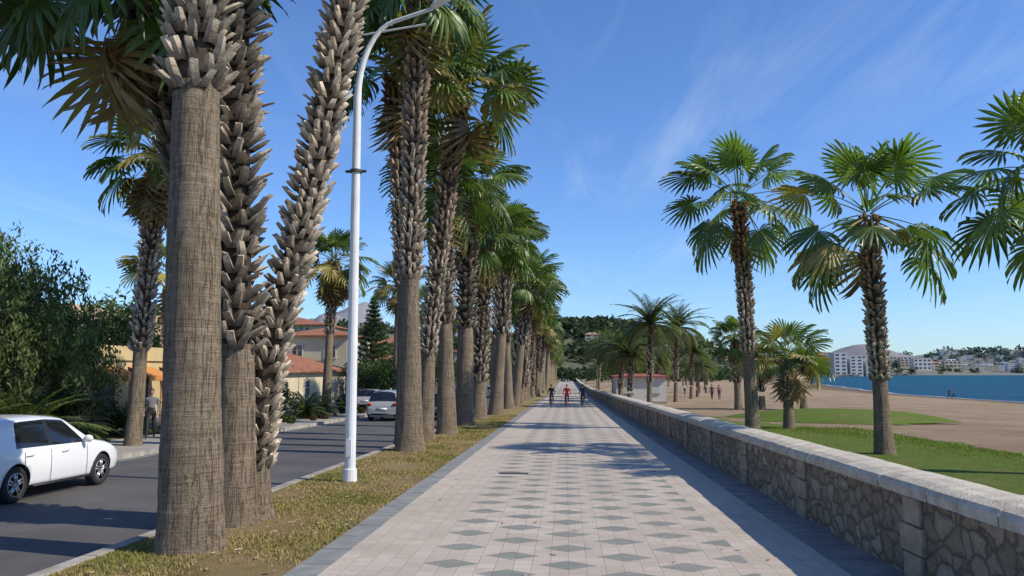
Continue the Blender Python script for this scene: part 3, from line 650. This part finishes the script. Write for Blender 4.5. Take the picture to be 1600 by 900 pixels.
# ---------------------------------------------------------------- people
M_skin=mat('skin',(.42,.25,.17),rough=.6)
def cloth(n,c): return mat(n,c,tuple(a*.75 for a in c),9,.9,.4,30)
C_red=cloth('cloth_red',(.45,.03,.03)); C_blk=cloth('cloth_black',(.025,.025,.03)); C_navy=cloth('cloth_navy',(.03,.04,.09)); C_grey=cloth('cloth_grey',(.2,.2,.21)); C_wht=cloth('cloth_white',(.6,.6,.58)); C_hair=mat('hair',(.04,.025,.015),rough=.7); C_shoe=mat('shoe',(.05,.045,.04))
C_pink=cloth('cloth_pink',(.45,.15,.2))
def person(name,J,top,bot,loc,rot,helmet=None,parent=None):
    e=empty(name,loc,rot) if parent is None else parent
    names=['pelvis','waist','chest','neck','headb']; V=[J[k] for k in names]; E=[(0,1),(1,2),(2,3),(3,4)]; Rr=[.135,.125,.15,.055,.06]; tags=[(0,1,1),(1,2,0),(2,3,0),(3,4,2)]
    for s in ('l','r'):
        b=len(V); V+=[J['sh_'+s],J['el_'+s],J['wr_'+s]]; Rr+=[.065,.047,.03]; E+=[(2,b),(b,b+1),(b+1,b+2)]; tags+=[(2,b,0),(b,b+1,0),(b+1,b+2,0)]
        b=len(V); V+=[J['hp_'+s],J['kn_'+s],J['an_'+s],J['to_'+s]]; Rr+=[.095,.062,.042,.036]; E+=[(0,b),(b,b+1),(b+1,b+2),(b+2,b+3)]; tags+=[(0,b,1),(b,b+1,1),(b+1,b+2,1),(b+2,b+3,3)]
    me=bpy.data.meshes.new('figure'); me.from_pydata(V,E,[]); ob=place(me,'figure')
    ob.modifiers.new('k','SKIN')
    for i,r in enumerate(Rr): me.skin_vertices[0].data[i].radius=(r,r*(.8 if i in(0,1,2) else 1))
    me.skin_vertices[0].data[0].use_root=True
    sb=ob.modifiers.new('s','SUBSURF'); sb.levels=2; sb.render_levels=2
    dg=bpy.context.evaluated_depsgraph_get(); nm=bpy.data.meshes.new_from_object(ob.evaluated_get(dg)); ob.modifiers.clear(); ob.data=nm
    nm.materials.clear()
    for m_ in (top,bot,M_skin,C_shoe): nm.materials.append(m_)
    Vn=[np.array(v,float) for v in V]
    for p in nm.polygons:
        c=np.array(p.center); best=None
        for a,b,tg in tags:
            d=Vn[b]-Vn[a]; q=np.clip(np.dot(c-Vn[a],d)/np.dot(d,d),0,1); ds=np.linalg.norm(c-Vn[a]-q*d)
            if best is None or ds<best[0]: best=(ds,tg)
        p.material_index=best[1]; p.use_smooth=True
    ob.parent=e
    mb=MB(); h=np.array(J['headb'])+np.array([0,-.015,.085])
    mb.sphere(h,(.075,.095,.118),0,nu=16,nv=12); mb.sphere(h+np.array([0,.018,.03]),(.083,.092,.105),1,nu=16,nv=10)
    mb.sphere(h+np.array([0,-.098,-.012]),(.012,.02,.022),0,nu=8,nv=6); mb.sphere(h+np.array([0,-.088,-.055]),(.025,.01,.008),3,nu=8,nv=5)
    for s in (-1,1):
        mb.sphere(h+np.array([s*.03,-.088,.012]),(.011,.008,.008),2,nu=8,nv=6); mb.sphere(h+np.array([s*.077,.005,-.01]),(.01,.02,.03),0,nu=8,nv=6)
    if helmet: mb.sphere(h+np.array([0,.01,.055]),(.10,.125,.085),4,nu=16,nv=8)
    for s in ('l','r'):
        wv=np.array(J['wr_'+s]); ev=np.array(J['el_'+s]); d=wv-ev; d/=np.linalg.norm(d); pl=wv+d*.05
        mb.sphere(pl,(.034,.036,.042),0,nu=10,nv=6)
        sd_=np.cross(d,[0,-1,.2]); sd_/=np.linalg.norm(sd_)+1e-6; nn_=np.cross(sd_,d)
        for k,(o_,ll) in enumerate(((-.027,.06),(-.009,.072),(.009,.068),(.026,.052))):
            p0=pl+sd_*o_+d*.02; p1=p0+d*ll*.55; p2=p1+d*ll*.25+nn_*ll*.35; mb.tube([p0,p1,p2],[.009,.0085,.006],6,0)
        p0=pl-sd_*.03-d*.015; mb.tube([p0,p0-sd_*.025+d*.025,p0-sd_*.03+d*.05],[.011,.010,.007],6,0)
    mb.obj('head_and_hands',[M_skin,C_hair,C_blk,C_red,helmet or C_blk],parent=e,smooth=True)
    return e
def cyc(x,y,top,bot,hel):
    e=empty('cyclist',(x,y,g(y)),(-.015,0,0)); mb=MB()
    for yy in (-.52,.52):
        a=np.linspace(0,2*math.pi,33); mb.tube([(0,yy+.325*math.cos(k),.335+.325*math.sin(k)) for k in a],.017,6,0,cap=False)
        for k in np.linspace(0,2*math.pi,13)[:-1]: mb.tube([(0,yy,.335),(0,yy+.32*math.cos(k),.335+.32*math.sin(k))],.003,3,1)
        mb.tube([(-.04,yy,.335),(.04,yy,.335)],.02,8,1)
    T=lambda a,b,r=.017:mb.tube([a,b],r,8,2)
    T((0,.08,.30),(0,.20,.86)); T((0,.19,.82),(0,-.34,.86)); T((0,.08,.30),(0,-.36,.78),.02); T((0,.08,.30),(0,.52,.335),.011); T((0,.19,.78),(0,.52,.335),.009)
    T((0,-.32,.98),(0,-.39,.70),.018)
    for s in (-1,1): T((s*.045,-.39,.70),(s*.045,-.52,.335),.011)
    T((-.05,-.39,.70),(.05,-.39,.70),.014); T((-.29,-.34,1.03),(.29,-.34,1.03),.012); T((0,-.32,.97),(0,-.34,1.03),.014)
    mb.sphere((0,.21,.90),(.075,.13,.03),3)
    T((-.14,.05,.17),(0.,.08,.30),.01); T((.14,.11,.43),(0,.08,.30),.01)
    mb.tube([(-.16,.05,.165),(-.07,.05,.165)],.02,6,3); mb.tube([(.07,.11,.435),(.16,.11,.435)],.02,6,3)
    a=np.linspace(0,2*math.pi,20); mb.tube([(-.03,.08+.09*math.cos(k),.30+.09*math.sin(k)) for k in a],.006,4,1,cap=False)
    mb.obj('bicycle',[M_rub2,M_rim,hel,M_trim],parent=e,smooth=True)
    J=dict(pelvis=(0,.22,1.0),waist=(0,.15,1.15),chest=(0,.03,1.38),neck=(0,-.04,1.54),headb=(0,-.07,1.60),
      sh_l=(-.18,.0,1.46),el_l=(-.27,-.12,1.22),wr_l=(-.26,-.30,1.07),sh_r=(.18,.0,1.46),el_r=(.27,-.12,1.22),wr_r=(.26,-.30,1.07),
      hp_l=(-.09,.17,.96),kn_l=(-.12,-.14,.64),an_l=(-.11,.10,.25),to_l=(-.11,-.05,.20),hp_r=(.09,.17,.96),kn_r=(.12,-.24,.84),an_r=(.11,.12,.53),to_r=(.11,-.03,.47))
    person('x',J,top,bot,None,None,hel,e)
cyc(-1.2,63,C_blk,C_blk,C_navy); cyc(0,62.5,C_red,C_blk,C_red); cyc(1.25,63.5,C_navy,C_blk,C_blk)
def walker(x,y,top,bot,rot,z=None,name='pedestrian'):
    J=dict(pelvis=(0,0,.95),waist=(0,0,1.1),chest=(0,-.01,1.33),neck=(0,-.01,1.48),headb=(0,-.02,1.55),
      sh_l=(-.19,0,1.41),el_l=(-.24,.08,1.13),wr_l=(-.24,.0,.90),sh_r=(.19,0,1.41),el_r=(.24,-.02,1.13),wr_r=(.23,-.16,.92),
      hp_l=(-.09,0,.90),kn_l=(-.10,-.16,.50),an_l=(-.10,-.22,.09),to_l=(-.10,-.36,.04),hp_r=(.09,0,.90),kn_r=(.10,.05,.50),an_r=(.10,.27,.13),to_r=(.10,.17,.04))
    person(name,J,top,bot,(x,y,g(y) if z is None else z),(0,0,rot))
def gz(x,y):
    if x<14: return g(y)
    q=(x-14)/(float(Xs(y))-14); return g(y)+(-3-g(y))*q**1.5
for x,y,a,b,r in [(16.4,92,C_navy,C_blk,3.3),(17.4,93,C_pink,C_navy,3.1),(18,124,C_wht,C_blk,.4),(20.5,126,C_red,C_blk,.2),(14.5,135,C_blk,C_grey,3.0),(8.0,88,C_grey,C_blk,2),(24,150,C_navy,C_wht,1)]:
    walker(x,y,a,b,r,gz(x,y))
walker(64,139,C_blk,C_navy,1.5,gz(64,139)); walker(65,139.6,C_grey,C_blk,1.2,gz(65,139.6))
walker(-14.6,27.3,C_grey,C_blk,.4)

# ---------------------------------------------------------------- foliage helpers
M_fol=attr_mat('foliage',.6,.25,.25,.2,.5)
def leaves(mb,P,size,cols,aspect=.45,droopy=0,rng=RNG):
    n=len(P); a=rng.normal(size=(n,3)); 
    if droopy: a[:,2]=-abs(a[:,2])*droopy-1
    a/=np.linalg.norm(a,axis=1)[:,None]; b=np.cross(a,rng.normal(size=(n,3))); b/=np.linalg.norm(b,axis=1)[:,None]+1e-9
    s=size*(.6+.8*rng.random((n,1))); V=np.empty((n,4,3)); V[:,0]=P-a*s; V[:,1]=P+b*s*aspect; V[:,2]=P+a*s; V[:,3]=P-b*s*aspect
    C=np.repeat(cols,4,axis=0); base=mb.n
    mb.v.append(V.reshape(-1,3)); mb.c.append(C); mb.f+= [tuple(q) for q in (np.arange(4*n).reshape(-1,4)+base).tolist()]; mb.m+=[0]*n; mb.n+=4*n
def blobpts(c,r,n,rng=RNG):
    d=rng.normal(size=(n,3)); d/=np.linalg.norm(d,axis=1)[:,None]; q=rng.random((n,1))**.45
    return np.array(c)+d*q*np.array(r)
def bush(name,x,y,w,d,h,n,size,col,z=None,lum=.35,clumps=12,trunk=False,seed=1):
    rng=np.random.default_rng(seed); mb=MB(); z0=g(y) if z is None else z
    for i in range(clumps):
        cx=rng.uniform(-.5,.5)*w; cy=rng.uniform(-.5,.5)*d; cz=h*rng.uniform(.35,.8); r=min(h*.3,max(w,d)*.35)*rng.uniform(.7,1.2)
        if not trunk: cz=h*rng.uniform(.2,.75)
        P=blobpts((cx,cy,cz),(r*1.2,r*1.2,r),n//clumps,rng); P[:,2]=np.maximum(P[:,2],.02)
        c=np.array(col)*(1+rng.uniform(-lum,lum))*(.6+.8*rng.random((len(P),1))); leaves(mb,P,size,c,rng=rng)
    e=empty(name,(x,y,z0)); mb.obj('foliage',[M_fol],parent=e)
    if trunk:
        t_=MB(); 
        t_.tube([(0,0,-.1),(.05,0,h*.3),(0,.05,h*.6)],[h*.035,h*.025,h*.015],8)
        for k in range(7):
            a=k*2.4; t_.tube([(0,0,h*(.25+.04*k)),(math.cos(a)*w*.18,math.sin(a)*d*.18,h*(.45+.03*k)),(math.cos(a)*w*.35,math.sin(a)*d*.35,h*(.55+.04*k))],[h*.015,h*.01,.01],6)
        t_.obj('trunk',[M_bark],parent=e)
    return e
def pepper(x,y,H,W,seed,nc=40):
    rng=np.random.default_rng(seed); e=empty('pepper_tree',(x,y,g(y))); t_=MB(); mb=MB()
    t_.tube([(0,0,-.1),(.1,0,1.2),(-.1,.1,2.6),(0,0,4.0)],[.38,.3,.25,.15],12)
    for i in range(nc):
        a=i*2.4; h0=1.8+2.0*rng.random(); q=math.sqrt((i+.5)/nc); rr=W*.5*q; hz=H*(.95-.50*q**2.2)*rng.uniform(.72,1.0)
        p=np.array([rr*math.cos(a),rr*math.sin(a),hz]); t_.tube([(0,0,h0),p*.5+np.array([0,0,.5]),p],[.12,.06,.015],6)
        sh=rng.uniform(.55,1.4)
        for s in range(26):
            qq=p+rng.normal(0,1,3)*np.array([.62,.62,.42]); ln=rng.uniform(.4,2.0); n=int(ln*30)
            tt=rng.random(n); P=qq+np.c_[rng.normal(0,.10,n),rng.normal(0,.10,n),-tt*ln]; P[:,:2]+=(tt**2)[:,None]*rng.normal(0,.3,2)
            c=np.array([.10,.13,.042])*sh*(.6+.8*rng.random())*(.75+.5*rng.random((n,1))); P[:,2]=np.maximum(P[:,2],.6); leaves(mb,P,.10,c,.32,.8,rng)
    t_.obj('trunk',[M_bark],parent=e,smooth=True); mb.obj('foliage',[M_fol],parent=e)
pepper(-20.3,25.0,7.7,8.6,3,46); pepper(-26,31,8.3,8,4,34)
def pine(x,y,H,seed):
    rng=np.random.default_rng(seed); e=empty('norfolk_pine',(x,y,g(y))); t_=MB(); mb=MB(); t_.tube([(0,0,-.1),(0,0,H*.5),(0,0,H)],[.22,.14,.02],8)
    h=H*.16
    while h<H*.98:
        L_=(H-h)*.30+.15; nb=6; a0=rng.random()*6
        for k in range(nb):
            a=a0+k*6.283/nb; d=np.array([math.cos(a),math.sin(a),0]); tt=np.linspace(.0,1,int(22+L_*22)); P=np.array([0,0,h])+d*(tt[:,None]*L_*rng.uniform(.8,1.1))+np.c_[0*tt,0*tt,.25*L_*tt**2-.05*L_]
            t_.tube([P[0],P[len(P)//2],P[-1]],[.035,.02,.008],4)
            sd=np.cross(d,[0,0,1]); P=P+sd*(rng.normal(0,.14,len(tt))*(.4+L_*.3))[:,None]+rng.normal(0,.04,(len(tt),3))
            P=np.vstack([P,P+rng.normal(0,.07,P.shape)]); c=np.array([.045,.08,.03])*(.6+.8*rng.random((len(P),1))); leaves(mb,P,.12,c,.35,0,rng)
        h+=.62*(1-.45*h/H)
    t_.obj('trunk',[M_bark],parent=e); mb.obj('foliage',[M_fol],parent=e)
pine(-17.2,70,9.7,1)
bush('tree',-15.8,66,4,4,4.0,5000,.13,(.05,.085,.025),trunk=True,seed=8)
for x,y,s in ((-16.3,23.0,.75),(-17.6,26.0,.8),(-17.0,29.5,.6),(-16.5,20.5,.7),(-14.2,43,.5),(-15.0,45,.55),(-14.6,47.2,.45)):
    place(FC[0],'cycad_plant',None,(x,y,g(y)+.25),(0,0,x),s)
bush('bush',-17.4,25,2.0,7,1.8,5000,.09,(.06,.09,.025),seed=3); bush('bush',-17.4,44,1.8,10,2.2,5000,.10,(.06,.095,.03),seed=4)
bush('hedge',-13.1,46,1.0,12,.55,5000,.06,(.10,.06,.03),seed=5); bush('hedge',-13.1,33,1.0,9,.6,4000,.06,(.07,.10,.03),seed=6)
bush('hedge',-16.2,62,1.4,12,1.2,4000,.09,(.06,.09,.03),seed=9)
for i,(x,y,h) in enumerate([(-20,92,7),(-23,104,8),(-18,118,7),(-24,128,9),(-18,140,8),(-30,88,8),(-36,70,9),(-34,60,8),(-40,100,10),(-19,165,9),(-16,190,10),(-12,230,10),(-8,280,10),(10,260,7),(18,280,7),(30,300,7),(-30,150,9),(16,215,5),(45,340,8),(60,380,8),(-24,42,6.5),(-30,38,7)]):
    bush('tree',x,y,h*.85,h*.85,h,3500,.03*h,(.06,.09,.033),trunk=True,seed=30+i)

# ---------------------------------------------------------------- buildings
def stucco(n,c): return mat(n,c,tuple(a*.85 for a in c),.7,.9,.25,25)
W_y=stucco('stucco_yellow',(.55,.42,.22)); W_c=stucco('stucco_cream',(.62,.53,.37)); W_w=stucco('stucco_white',(.68,.66,.61)); W_o=stucco('stucco_ochre',(.48,.28,.15)); W_p=stucco('stucco_pink',(.50,.36,.27))
def m_tile():
    m,t,b,o=newmat('roof_tiles'); s=nd(t,'ShaderNodeSeparateXYZ',{0:objco(t)})
    wv=mth(t,'SINE',mth(t,'MULTIPLY',mth(t,'ADD',s.outputs[0],s.outputs[1]),26.)); f=noise(t,3,5)
    c=ramp(t,f,[(.3,(.25,.09,.045)),(.55,(.42,.17,.085)),(.75,(.50,.26,.15))]); c=mixc(t,mr(t,wv,-1.0,0.3,.55,0.0),c,(.10,.04,.025))
    L(t,c,b.inputs['Base Color']); b.inputs['Roughness'].default_value=.85; bump(t,b,wv,.6,.05); return m
M_tile=m_tile(); M_win=mat('window_glass',(.03,.04,.05),rough=.1,spec=.8); M_fr=mat('window_frame',(.6,.58,.55),rough=.6); M_shut=mat('shutter',(.10,.16,.10),rough=.6); M_awn=mat('awning_orange',(.60,.24,.06),rough=.8)
def house(name,x0,x1,y0,y1,h,wm,roof='hip',rh=1.3,floors=1,wins=True,ov=.4,spacing=3.0):
    z0=g((y0+y1)/2)-.5; e=empty(name,(0,0,0)); H=z0+.5+h
    mb=MB(); mb.box(x0,x1,y0,y1,z0,H); mb.box(x0-.03,x1+.03,y0-.03,y1+.03,z0,z0+.9,1); mb.obj('walls',[wm,M_pave],parent=e)
    mb=MB()
    if roof=='hip':
        a,b,c,d=x0-ov,x1+ov,y0-ov,y1+ov; r=min(b-a,d-c)/2; cx,cy=(a+b)/2,(c+d)/2
        if b-a>d-c: rg=[(a+r,cy,H+rh),(b-r,cy,H+rh)]
        else: rg=[(cx,c+r,H+rh),(cx,d-r,H+rh)]
        V=[(a,c,H+.003),(b,c,H+.003),(b,d,H+.003),(a,d,H+.003),(a,c,H+.12),(b,c,H+.12),(b,d,H+.12),(a,d,H+.12)]+rg
        if b-a>d-c: F=[(4,5,9,8),(6,7,8,9),(7,4,8),(5,6,9)]
        else: F=[(4,5,8),(5,6,9,8),(6,7,9),(7,4,8,9)]
        F+=[(0,3,2,1),(0,1,5,4),(1,2,6,5),(2,3,7,6),(3,0,4,7)]; mb.add(V,F)
    else:
        mb.box(x0-.1,x1+.1,y0-.1,y1+.1,H+.003,H+.16,1); 
        for q in ((x0-.08,x0+.1,y0-.08,y1+.08),(x1-.1,x1+.08,y0-.08,y1+.08),(x0+.1,x1-.1,y0-.08,y0+.1),(x0+.1,x1-.1,y1-.1,y1+.08)): mb.box(*q,H+.163,H+.6,1)
    mb.obj('roof',[M_tile,wm],parent=e)
    if wins:
        mb=MB(); fh=h/floors
        def win(cx,cy,cz,axis,ww=1.0,hh=1.2):
            for (u0,u1,v0,v1,p,mm) in ((-ww/2,ww/2,-hh/2,hh/2,.015,0),(-ww/2-.09,-ww/2,-hh/2-.09,hh/2+.09,.07,1),(ww/2,ww/2+.09,-hh/2-.09,hh/2+.09,.07,1),(-ww/2,ww/2,hh/2,hh/2+.09,.07,1),(-ww/2-.15,ww/2+.15,-hh/2-.12,-hh/2,.13,1),(-.03,.03,-hh/2,hh/2,.04,1),(-ww/2,-.03,.1,.14,.035,1),(.03,ww/2,.1,.14,.035,1)):
                if axis=='x': mb.box(cx-.02,cx+p,cy+u0,cy+u1,cz+v0,cz+v1,mm)
                else: mb.box(cx+u0,cx+u1,cy-p,cy+.02,cz+v0,cz+v1,mm)
        for fl in range(floors):
            zc=z0+.5+fl*fh+fh*.55
            n=max(1,int((y1-y0)/spacing)); 
            for i in range(n): win(x1,y0+(i+.5)*(y1-y0)/n,zc,'x')
            n=max(1,int((x1-x0)/spacing))
            for i in range(n): win(x0+(i+.5)*(x1-x0)/n,y0,zc,'y')
        mb.obj('windows',[M_win,M_fr,M_shut],parent=e)
    return e
e=house('yellow_house',-25,-18.5,29.5,38,2.9,W_y,'flat',wins=False)
mb=MB()
for i in range(3):
    y=30.2+i*2.6; z0=g(34)
    mb.box(-18.52,-18.46,y,y+1.3,z0,z0+2.1,0); mb.box(-18.52,-18.42,y-.12,y,z0,z0+2.2,2); mb.box(-18.52,-18.42,y+1.3,y+1.42,z0,z0+2.2,2)
    mb.add([(-18.49,y-.3,z0+2.65),(-18.49,y+1.6,z0+2.65),(-17.5,y+1.6,z0+2.25),(-17.5,y-.3,z0+2.25),(-17.5,y+1.6,z0+2.05),(-17.5,y-.3,z0+2.05)],[(0,1,2,3),(3,2,4,5)],1)
mb.obj('doors_and_awnings',[M_win,M_awn,W_o],parent=e)
house('apartment_building',-44,-30,46,60,6.2,W_p,'flat',floors=2)
house('cream_house',-27,-18.8,50,68,2.7,W_c,'hip',1.6,spacing=4)
house('villa',-27.5,-21,75,84,6.4,W_c,'hip',1.0,floors=2,spacing=2.4)
house('villa',-33,-28,66,76,6.0,W_w,'hip',1.2,floors=2,spacing=2.4)
house('white_house',-24,-17.5,92,102,4.5,W_w,'hip',1.2,floors=1)
house('house',-28,-20,112,124,7.5,W_p,'hip',1.4,floors=2); house('house',-30,-19,140,155,7,W_w,'hip',1.4,floors=2); house('house',-40,-30,96,108,9,W_c,'hip',1.4,floors=3)
mb=MB()
for y0_,y1_ in ((38.05,49.9),(68.1,91)):
    mb.box(-18.7,-18.5,y0_,y1_,-.5,2.1,0); mb.box(-18.76,-18.44,y0_,y1_,2.103,2.2,1)
mb.box(-18.7,-18.5,6,29.4,-.5,1.7,0); mb.box(-18.76,-18.44,6,29.4,1.703,1.8,1)
mb.obj('garden_wall',[W_c,M_tile],drape=True)
# kiosk
e=empty('beach_kiosk',(0,0,g(77)+.0)); mb=MB(); mb.box(4.6,9.2,75,80,-.3,2.45); mb.box(4.57,9.23,74.97,80.03,-.3,.25,1); mb.obj('walls',[W_w,M_pave],parent=e)
mb=MB(); mb.add([(4.3,74.7,2.46),(9.5,74.7,2.46),(9.5,80.3,2.46),(4.3,80.3,2.46),(5.6,77.5,2.8),(8.2,77.5,2.8),(4.3,74.7,2.58),(9.5,74.7,2.58),(9.5,80.3,2.58),(4.3,80.3,2.58)],[(6,7,5,4),(7,8,5),(8,9,4,5),(9,6,4),(0,1,7,6),(1,2,8,7),(2,3,9,8),(3,0,6,9),(0,3,2,1)]); mb.obj('roof',[mat('red_roof',(.34,.10,.08),rough=.7)],parent=e)
mb=MB()
for x0 in (5.2,7.6): mb.box(x0,x0+1.0,74.95,75.01,1.0,1.9,0); mb.box(x0-.06,x0+1.06,74.92,75.0,.9,.997,1)
mb.obj('shutters',[M_fr,M_pave],parent=e)

# ---------------------------------------------------------------- hills & town
def hill(name,cx,cy,sx_,sy_,h,col1,col2,seed,rough=.25,z0=-3,nx=70,ny=40,peaks=None):
    rng=np.random.default_rng(seed); X=np.linspace(-2.6,2.6,nx); Y=np.linspace(-2.6,2.6,ny); XX,YY=np.meshgrid(X,Y)
    Z=np.exp(-(XX**2+YY**2)/1.6)
    for p in (peaks or []): Z+=p[2]*np.exp(-((XX-p[0])**2+(YY-p[1])**2)/p[3])
    for f,a in ((1.7,.12),(3.3,.08),(7.1,.045),(13,.03)):
        p1,p2=rng.random(2)*6; Z+=rough*2*a*np.sin(XX*f+p1+np.sin(YY*f*.7+p2))*np.cos(YY*f*.9+p2)*np.exp(-(XX**2+YY**2)/3)
    Z=np.maximum(Z-.03,-.05)
    mb=MB(); V=np.c_[(cx+XX*sx_).ravel(),(cy+YY*sy_).ravel(),(z0+Z*h).ravel()]
    mb.add(V,[(i*nx+k,i*nx+k+1,(i+1)*nx+k+1,(i+1)*nx+k) for i in range(ny-1) for k in range(nx-1)])
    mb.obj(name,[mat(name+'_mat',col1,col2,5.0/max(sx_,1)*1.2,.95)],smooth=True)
    def hz_(x,y):
        i=np.interp(y,cy+Y*sy_,np.arange(ny)); k=np.interp(x,cx+X*sx_,np.arange(nx)); return z0+h*Z[int(round(i)),int(round(k))]
    return hz_
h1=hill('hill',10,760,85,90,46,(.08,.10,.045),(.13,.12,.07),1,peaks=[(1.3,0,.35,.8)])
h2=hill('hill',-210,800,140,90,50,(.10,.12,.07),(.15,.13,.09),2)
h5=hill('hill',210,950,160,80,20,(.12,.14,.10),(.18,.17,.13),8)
h3=hill('hill',1150,3200,190,200,98,(.17,.18,.20),(.24,.22,.21),3,rough=.4)  # far hills: aerial haze is painted into these bluish base colours
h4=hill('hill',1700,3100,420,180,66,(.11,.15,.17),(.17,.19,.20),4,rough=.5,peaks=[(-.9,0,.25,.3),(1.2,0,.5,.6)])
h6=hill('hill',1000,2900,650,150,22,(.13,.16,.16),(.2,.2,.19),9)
hill('mountain',-720,2600,170,250,205,(.17,.18,.21),(.23,.22,.23),5,rough=.9,peaks=[(.25,0,.25,.05)])  # grey-blue mountain colours also have distance haze mixed in
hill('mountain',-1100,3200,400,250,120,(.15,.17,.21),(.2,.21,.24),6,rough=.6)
rng=np.random.default_rng(77); mb=MB()
def scatter(n,cx,cy,sx_,sy_,hf,s0,s1,col):
    for i in range(n):
        x=cx+rng.normal(0,.8)*sx_; y=cy-abs(rng.normal(0,.8))*sy_*.9; z=hf(x,y)
        if z<-2.9: continue
        s=rng.uniform(s0,s1); P=blobpts((x,y,z+s*.4),(s,s,s*.9),42,rng); c=np.array(col)*rng.uniform(.6,1.4)*(.7+.6*rng.random((42,1))); leaves(mb,P,s*.28,c,.7,0,rng)
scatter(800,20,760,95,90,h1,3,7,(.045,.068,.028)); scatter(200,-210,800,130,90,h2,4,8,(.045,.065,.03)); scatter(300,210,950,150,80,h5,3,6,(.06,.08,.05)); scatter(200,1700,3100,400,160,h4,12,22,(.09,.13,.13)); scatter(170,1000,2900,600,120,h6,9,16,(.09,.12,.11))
for i in range(420):
    y=rng.uniform(300,620); x=rng.uniform(-10,float(Xs(y))-30); s=rng.uniform(1.5,3.5); P=blobpts((x,y,-2.4+s*.8),(s,s,s),40,rng); c=np.array((.05,.075,.035))*rng.uniform(.6,1.4)*(.7+.6*rng.random((40,1))); leaves(mb,P,s*.3,c,.7,0,rng)
mb.obj('distant_trees',[M_fol])
tm=[stucco('town_white',(.62,.61,.58)),stucco('town_cream',(.52,.46,.36)),stucco('town_terracotta',(.40,.22,.14)),mat('town_window',(.07,.08,.09))]
mb=MB()
def tb(x,y,z,w,d,h,fl,m_):
    mb.box(x-w/2,x+w/2,y-d/2,y+d/2,z-4,z+h,m_); 
    if h<8: mb.add([(x-w*.55,y-d*.55,z+h+.02),(x+w*.55,y-d*.55,z+h+.02),(x+w*.55,y+d*.55,z+h+.02),(x-w*.55,y+d*.55,z+h+.02),(x-w*.2,y,z+h+2),(x+w*.2,y,z+h+2)],[(0,1,5,4),(1,2,5),(2,3,4,5),(3,0,4)],2)
    for f in range(fl):
        n=max(2,int(w/4)); zc=z+(f+.5)*h/fl
        for i in range(n):
            xc=x-w/2+(i+.5)*w/n; mb.add([(xc-w/n*.28,y-d/2-.06,zc-h/fl*.25),(xc+w/n*.28,y-d/2-.06,zc-h/fl*.25),(xc+w/n*.28,y-d/2-.06,zc+h/fl*.22),(xc-w/n*.28,y-d/2-.06,zc+h/fl*.22)],[(0,1,2,3)],3)
for i in range(16):
    x=30+rng.normal(0,.9)*70; y=735-abs(rng.normal(0,.6))*90; tb(x,y,h1(x,y)-1,rng.uniform(7,12),9,rng.uniform(4,6),2,int(rng.integers(0,2)))
for i in range(50):
    x=rng.uniform(80,420); y=900-rng.random()*90+x*.15; z=max(-2.4,h5(x,y)); tb(x,y,z,rng.uniform(10,22),10,rng.uniform(6,12),3,int(rng.integers(0,2)))
for k in range(3): tb(212+k*12,640,-2,9.5,12,17-2*k,6,0)
for i in range(190):
    y=rng.uniform(2500,2950); x=y*rng.uniform(.28,.78); z=-2.0
    if x>float(Xs(y))-20: continue
    tb(x,y,max(z,h6(x,y)),rng.uniform(18,60),20,rng.uniform(8,28),4,int(rng.integers(0,2)))
for i in range(90):
    y=rng.uniform(2850,3080); x=1700+rng.normal(0,400); z=h4(x,y); tb(x,y,z,rng.uniform(16,40),20,rng.uniform(10,22),3,int(rng.integers(0,2)))
mb.obj('distant_town',tm)
mb=MB()
for i in range(700):
    q=rng.random(); y=530+q*830; x=float(Xs(y))+rng.uniform(-2,6); s=rng.uniform(1.0,2.4)*(1+q)
    V=np.array([(a,b,c) for a in(-1,1) for b in(-1,1) for c in(-1,1)],float)*s*.6*(.6+.6*rng.random((8,3)))+np.array([x,y,-3.0])
    mb.add(V,[(0,1,3,2),(4,6,7,5),(0,4,5,1),(2,3,7,6),(0,2,6,4),(1,5,7,3)])
mb.obj('breakwater',[mat('breakwater_rock',(.26,.23,.20),(.15,.14,.12),.4,.95)])
print('done',len(bpy.data.objects))
